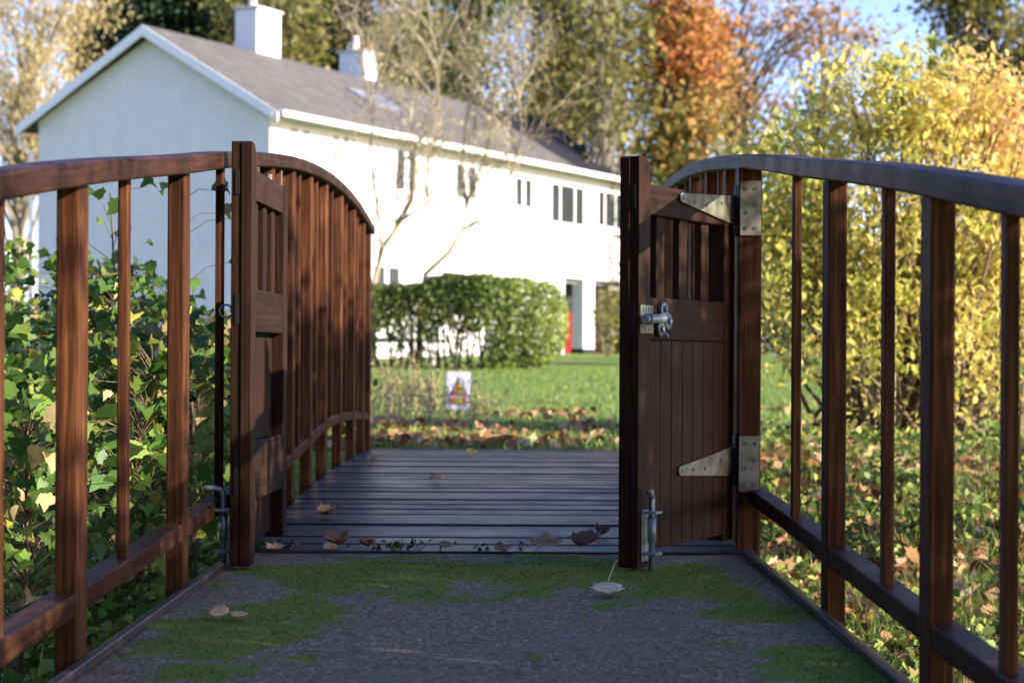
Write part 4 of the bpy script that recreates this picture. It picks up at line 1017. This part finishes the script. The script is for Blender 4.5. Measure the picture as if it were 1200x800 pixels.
# ------------------------------------------------------------------ single fallen leaves on path and deck
def leafobj(px, py, size, col, label, lobed=True, curl=0.35, stem=0.0, z=None, rot=None, asp=1.0, seed=0, tilt=None):
    size *= 1.05 if py < 655 else 1.0
    g = np.random.default_rng(700+seed)
    d = D(py) if py > 648 else None
    if d is None:
        d = 7.0
        for _ in range(20): d = (EYE-deck_z(d)-0.005)*F/(py-HY)
    x = (px-600)/F*d; zz = (0.012 if py > 648 else deck_z(d)+0.006)
    out = BROAD if lobed else [(0, -0.5), (0.2, -0.42), (0.36, -0.2), (0.4, 0.05), (0.28, 0.32), (0.0, 0.5), (-0.28, 0.32), (-0.4, 0.05), (-0.36, -0.2), (-0.2, -0.42)]
    bm = bmesh.new(); n = len(out)
    def pos(u, v):
        r2 = u*u+v*v
        return Vector((u*size*asp, v*size, size*(curl*r2*1.4+0.10*curl*math.sin(5*u+seed)*math.cos(4*v)+curl*0.5*max(0, v)*0.6+0.015*math.sin(17*u))))
    cv = bm.verts.new(pos(0, 0)); rings = []
    for s in (0.33, 0.66, 1.0): rings.append([bm.verts.new(pos(u*s, v*s)) for u, v in out])
    for k in range(n):
        bm.faces.new((cv, rings[0][k], rings[0][(k+1) % n]))
        for a in (0, 1): bm.faces.new((rings[a][k], rings[a+1][k], rings[a+1][(k+1) % n], rings[a][(k+1) % n]))
    me = bpy.data.meshes.new('fallen_leaf'); bm.to_mesh(me); bm.free()
    me.polygons.foreach_set('use_smooth', [True]*len(me.polygons))
    m = plain('fallen_leaf_%s' % ''.join('%02d' % int(c*99) for c in col), col, 0.65, 0.45, 30, 0.3, 0.2); me.materials.append(m)
    o = bpy.data.objects.new('fallen_leaf', me); C.objects.link(o)
    sol = o.modifiers.new('thick', 'SOLIDIFY'); sol.thickness = 0.0009
    o.location = (x, d, zz+0.004); tl = tilt if tilt is not None else 0.16+0.22*g.random()
    o.rotation_euler = (Matrix.Rotation(tl, 3, 'X') @ Matrix.Rotation(rot if rot is not None else g.random()*6.28, 3, 'Z')).to_euler(); o.location.z += 0.36*size*math.sin(tl)
    tag(o, label, 'leaf', 'single fallen leaves on path and deck')
    if stem:
        st = MB().tube([(0, -0.42*size, 0.004), (-0.006, -0.55*size, stem*0.35), (-0.016, -0.62*size, stem*0.8), (-0.022, -0.60*size, stem)], [0.0022, 0.002, 0.0018, 0.0014], 5)
        st.build('leaf_stem', m, o)
    return o
tan, brown, dark, pale, yel = (0.55, 0.38, 0.18), (0.30, 0.14, 0.06), (0.12, 0.065, 0.04), (0.62, 0.55, 0.34), (0.6, 0.45, 0.05)
leafobj(258, 730, 0.058, tan, 'cream fallen leaf on the mossy left of the path, broad half of pair', False, 0.25, seed=1, asp=1.1)
leafobj(281, 731, 0.046, tan, 'small cream fallen leaf touching the broad cream leaf', False, 0.3, seed=2, asp=1.2)
leafobj(713, 699, 0.085, pale, 'pale leaf with upright stem on the path before the gates', True, 0.12, stem=0.062, rot=math.pi*0.97, seed=3)
leafobj(396, 641, 0.085, brown, 'curled brown leaf on first deck plank near the left gate', True, 0.75, seed=4)
leafobj(388, 651, 0.055, tan, 'tan leaf tip on the path edge below the curled brown leaf', False, 0.5, seed=5)
leafobj(430, 642, 0.06, brown, 'small brown leaf on the first deck plank by green weed', True, 0.7, seed=6)
leafobj(524, 643, 0.06, (0.34, 0.15, 0.06), 'flat reddish leaf in the middle of the first deck plank', False, 0.2, seed=7)
leafobj(640, 643, 0.10, (0.45, 0.27, 0.11), 'large tan leaf on first deck plank left of the brown peaked leaf', True, 0.45, seed=8)
leafobj(688, 643, 0.10, (0.24, 0.12, 0.06), 'peaked brown leaf on first deck plank near the right gate', True, 0.8, seed=9)
leafobj(706, 627, 0.055, dark, 'dark curled leaf on deck close to the right gate', True, 0.9, seed=10)
leafobj(382, 606, 0.075, dark, 'dark curled leaf with pale stem on deck beside left railing', True, 0.6, stem=0.05, seed=11)
leafobj(590, 650, 0.06, brown, 'brown leaf wedged where the path meets the deck', False, 0.3, seed=12)
leafobj(437, 541, 0.06, (0.36, 0.18, 0.07), 'rust leaf far along the deck near the end of left railing', True, 0.5, seed=13)
leafobj(553, 532, 0.07, yel, 'yellow leaf at the far edge of the deck', False, 0.4, seed=14)
leafobj(322, 652, 0.06, tan, 'tan leaf on the path under the folded gate', True, 0.5, seed=15)
leafobj(512, 563, 0.07, (0.34, 0.2, 0.1), 'flat brown leaf on the middle of the deck', False, 0.15, seed=16)
def sprig(px, py, n, label, seed):
    g = np.random.default_rng(seed); d = 6.66; x = (px-600)/F*d
    root = empty('weed_sprig', (x, d, 0.005), label=label, cat='weed', group='green weeds in the deck joint')
    P = np.array([(g.normal()*0.07, g.normal()*0.012, 0.004+0.03*g.random()) for _ in range(n)])
    mb = MB()
    for p in P[::2]: mb.tube([(p[0]*0.6, 0, -0.01), tuple(p)], 0.0012, 4)
    mb.build('stems', m_hedge, root); leaves_mesh('leaves', P, 0.022, OVAL, m_hedge, root, 0.4*g.random(n), None, 1, 0.4, seed=seed)
sprig(463, 645, 46, 'green weed sprig in the deck joint by the brown leaves', 801)
sprig(588, 648, 24, 'tiny green weed sprig at the path and deck joint, centre', 802)
sprig(325, 640, 40, 'dark green weed sprig at the foot of the folded gate', 803)
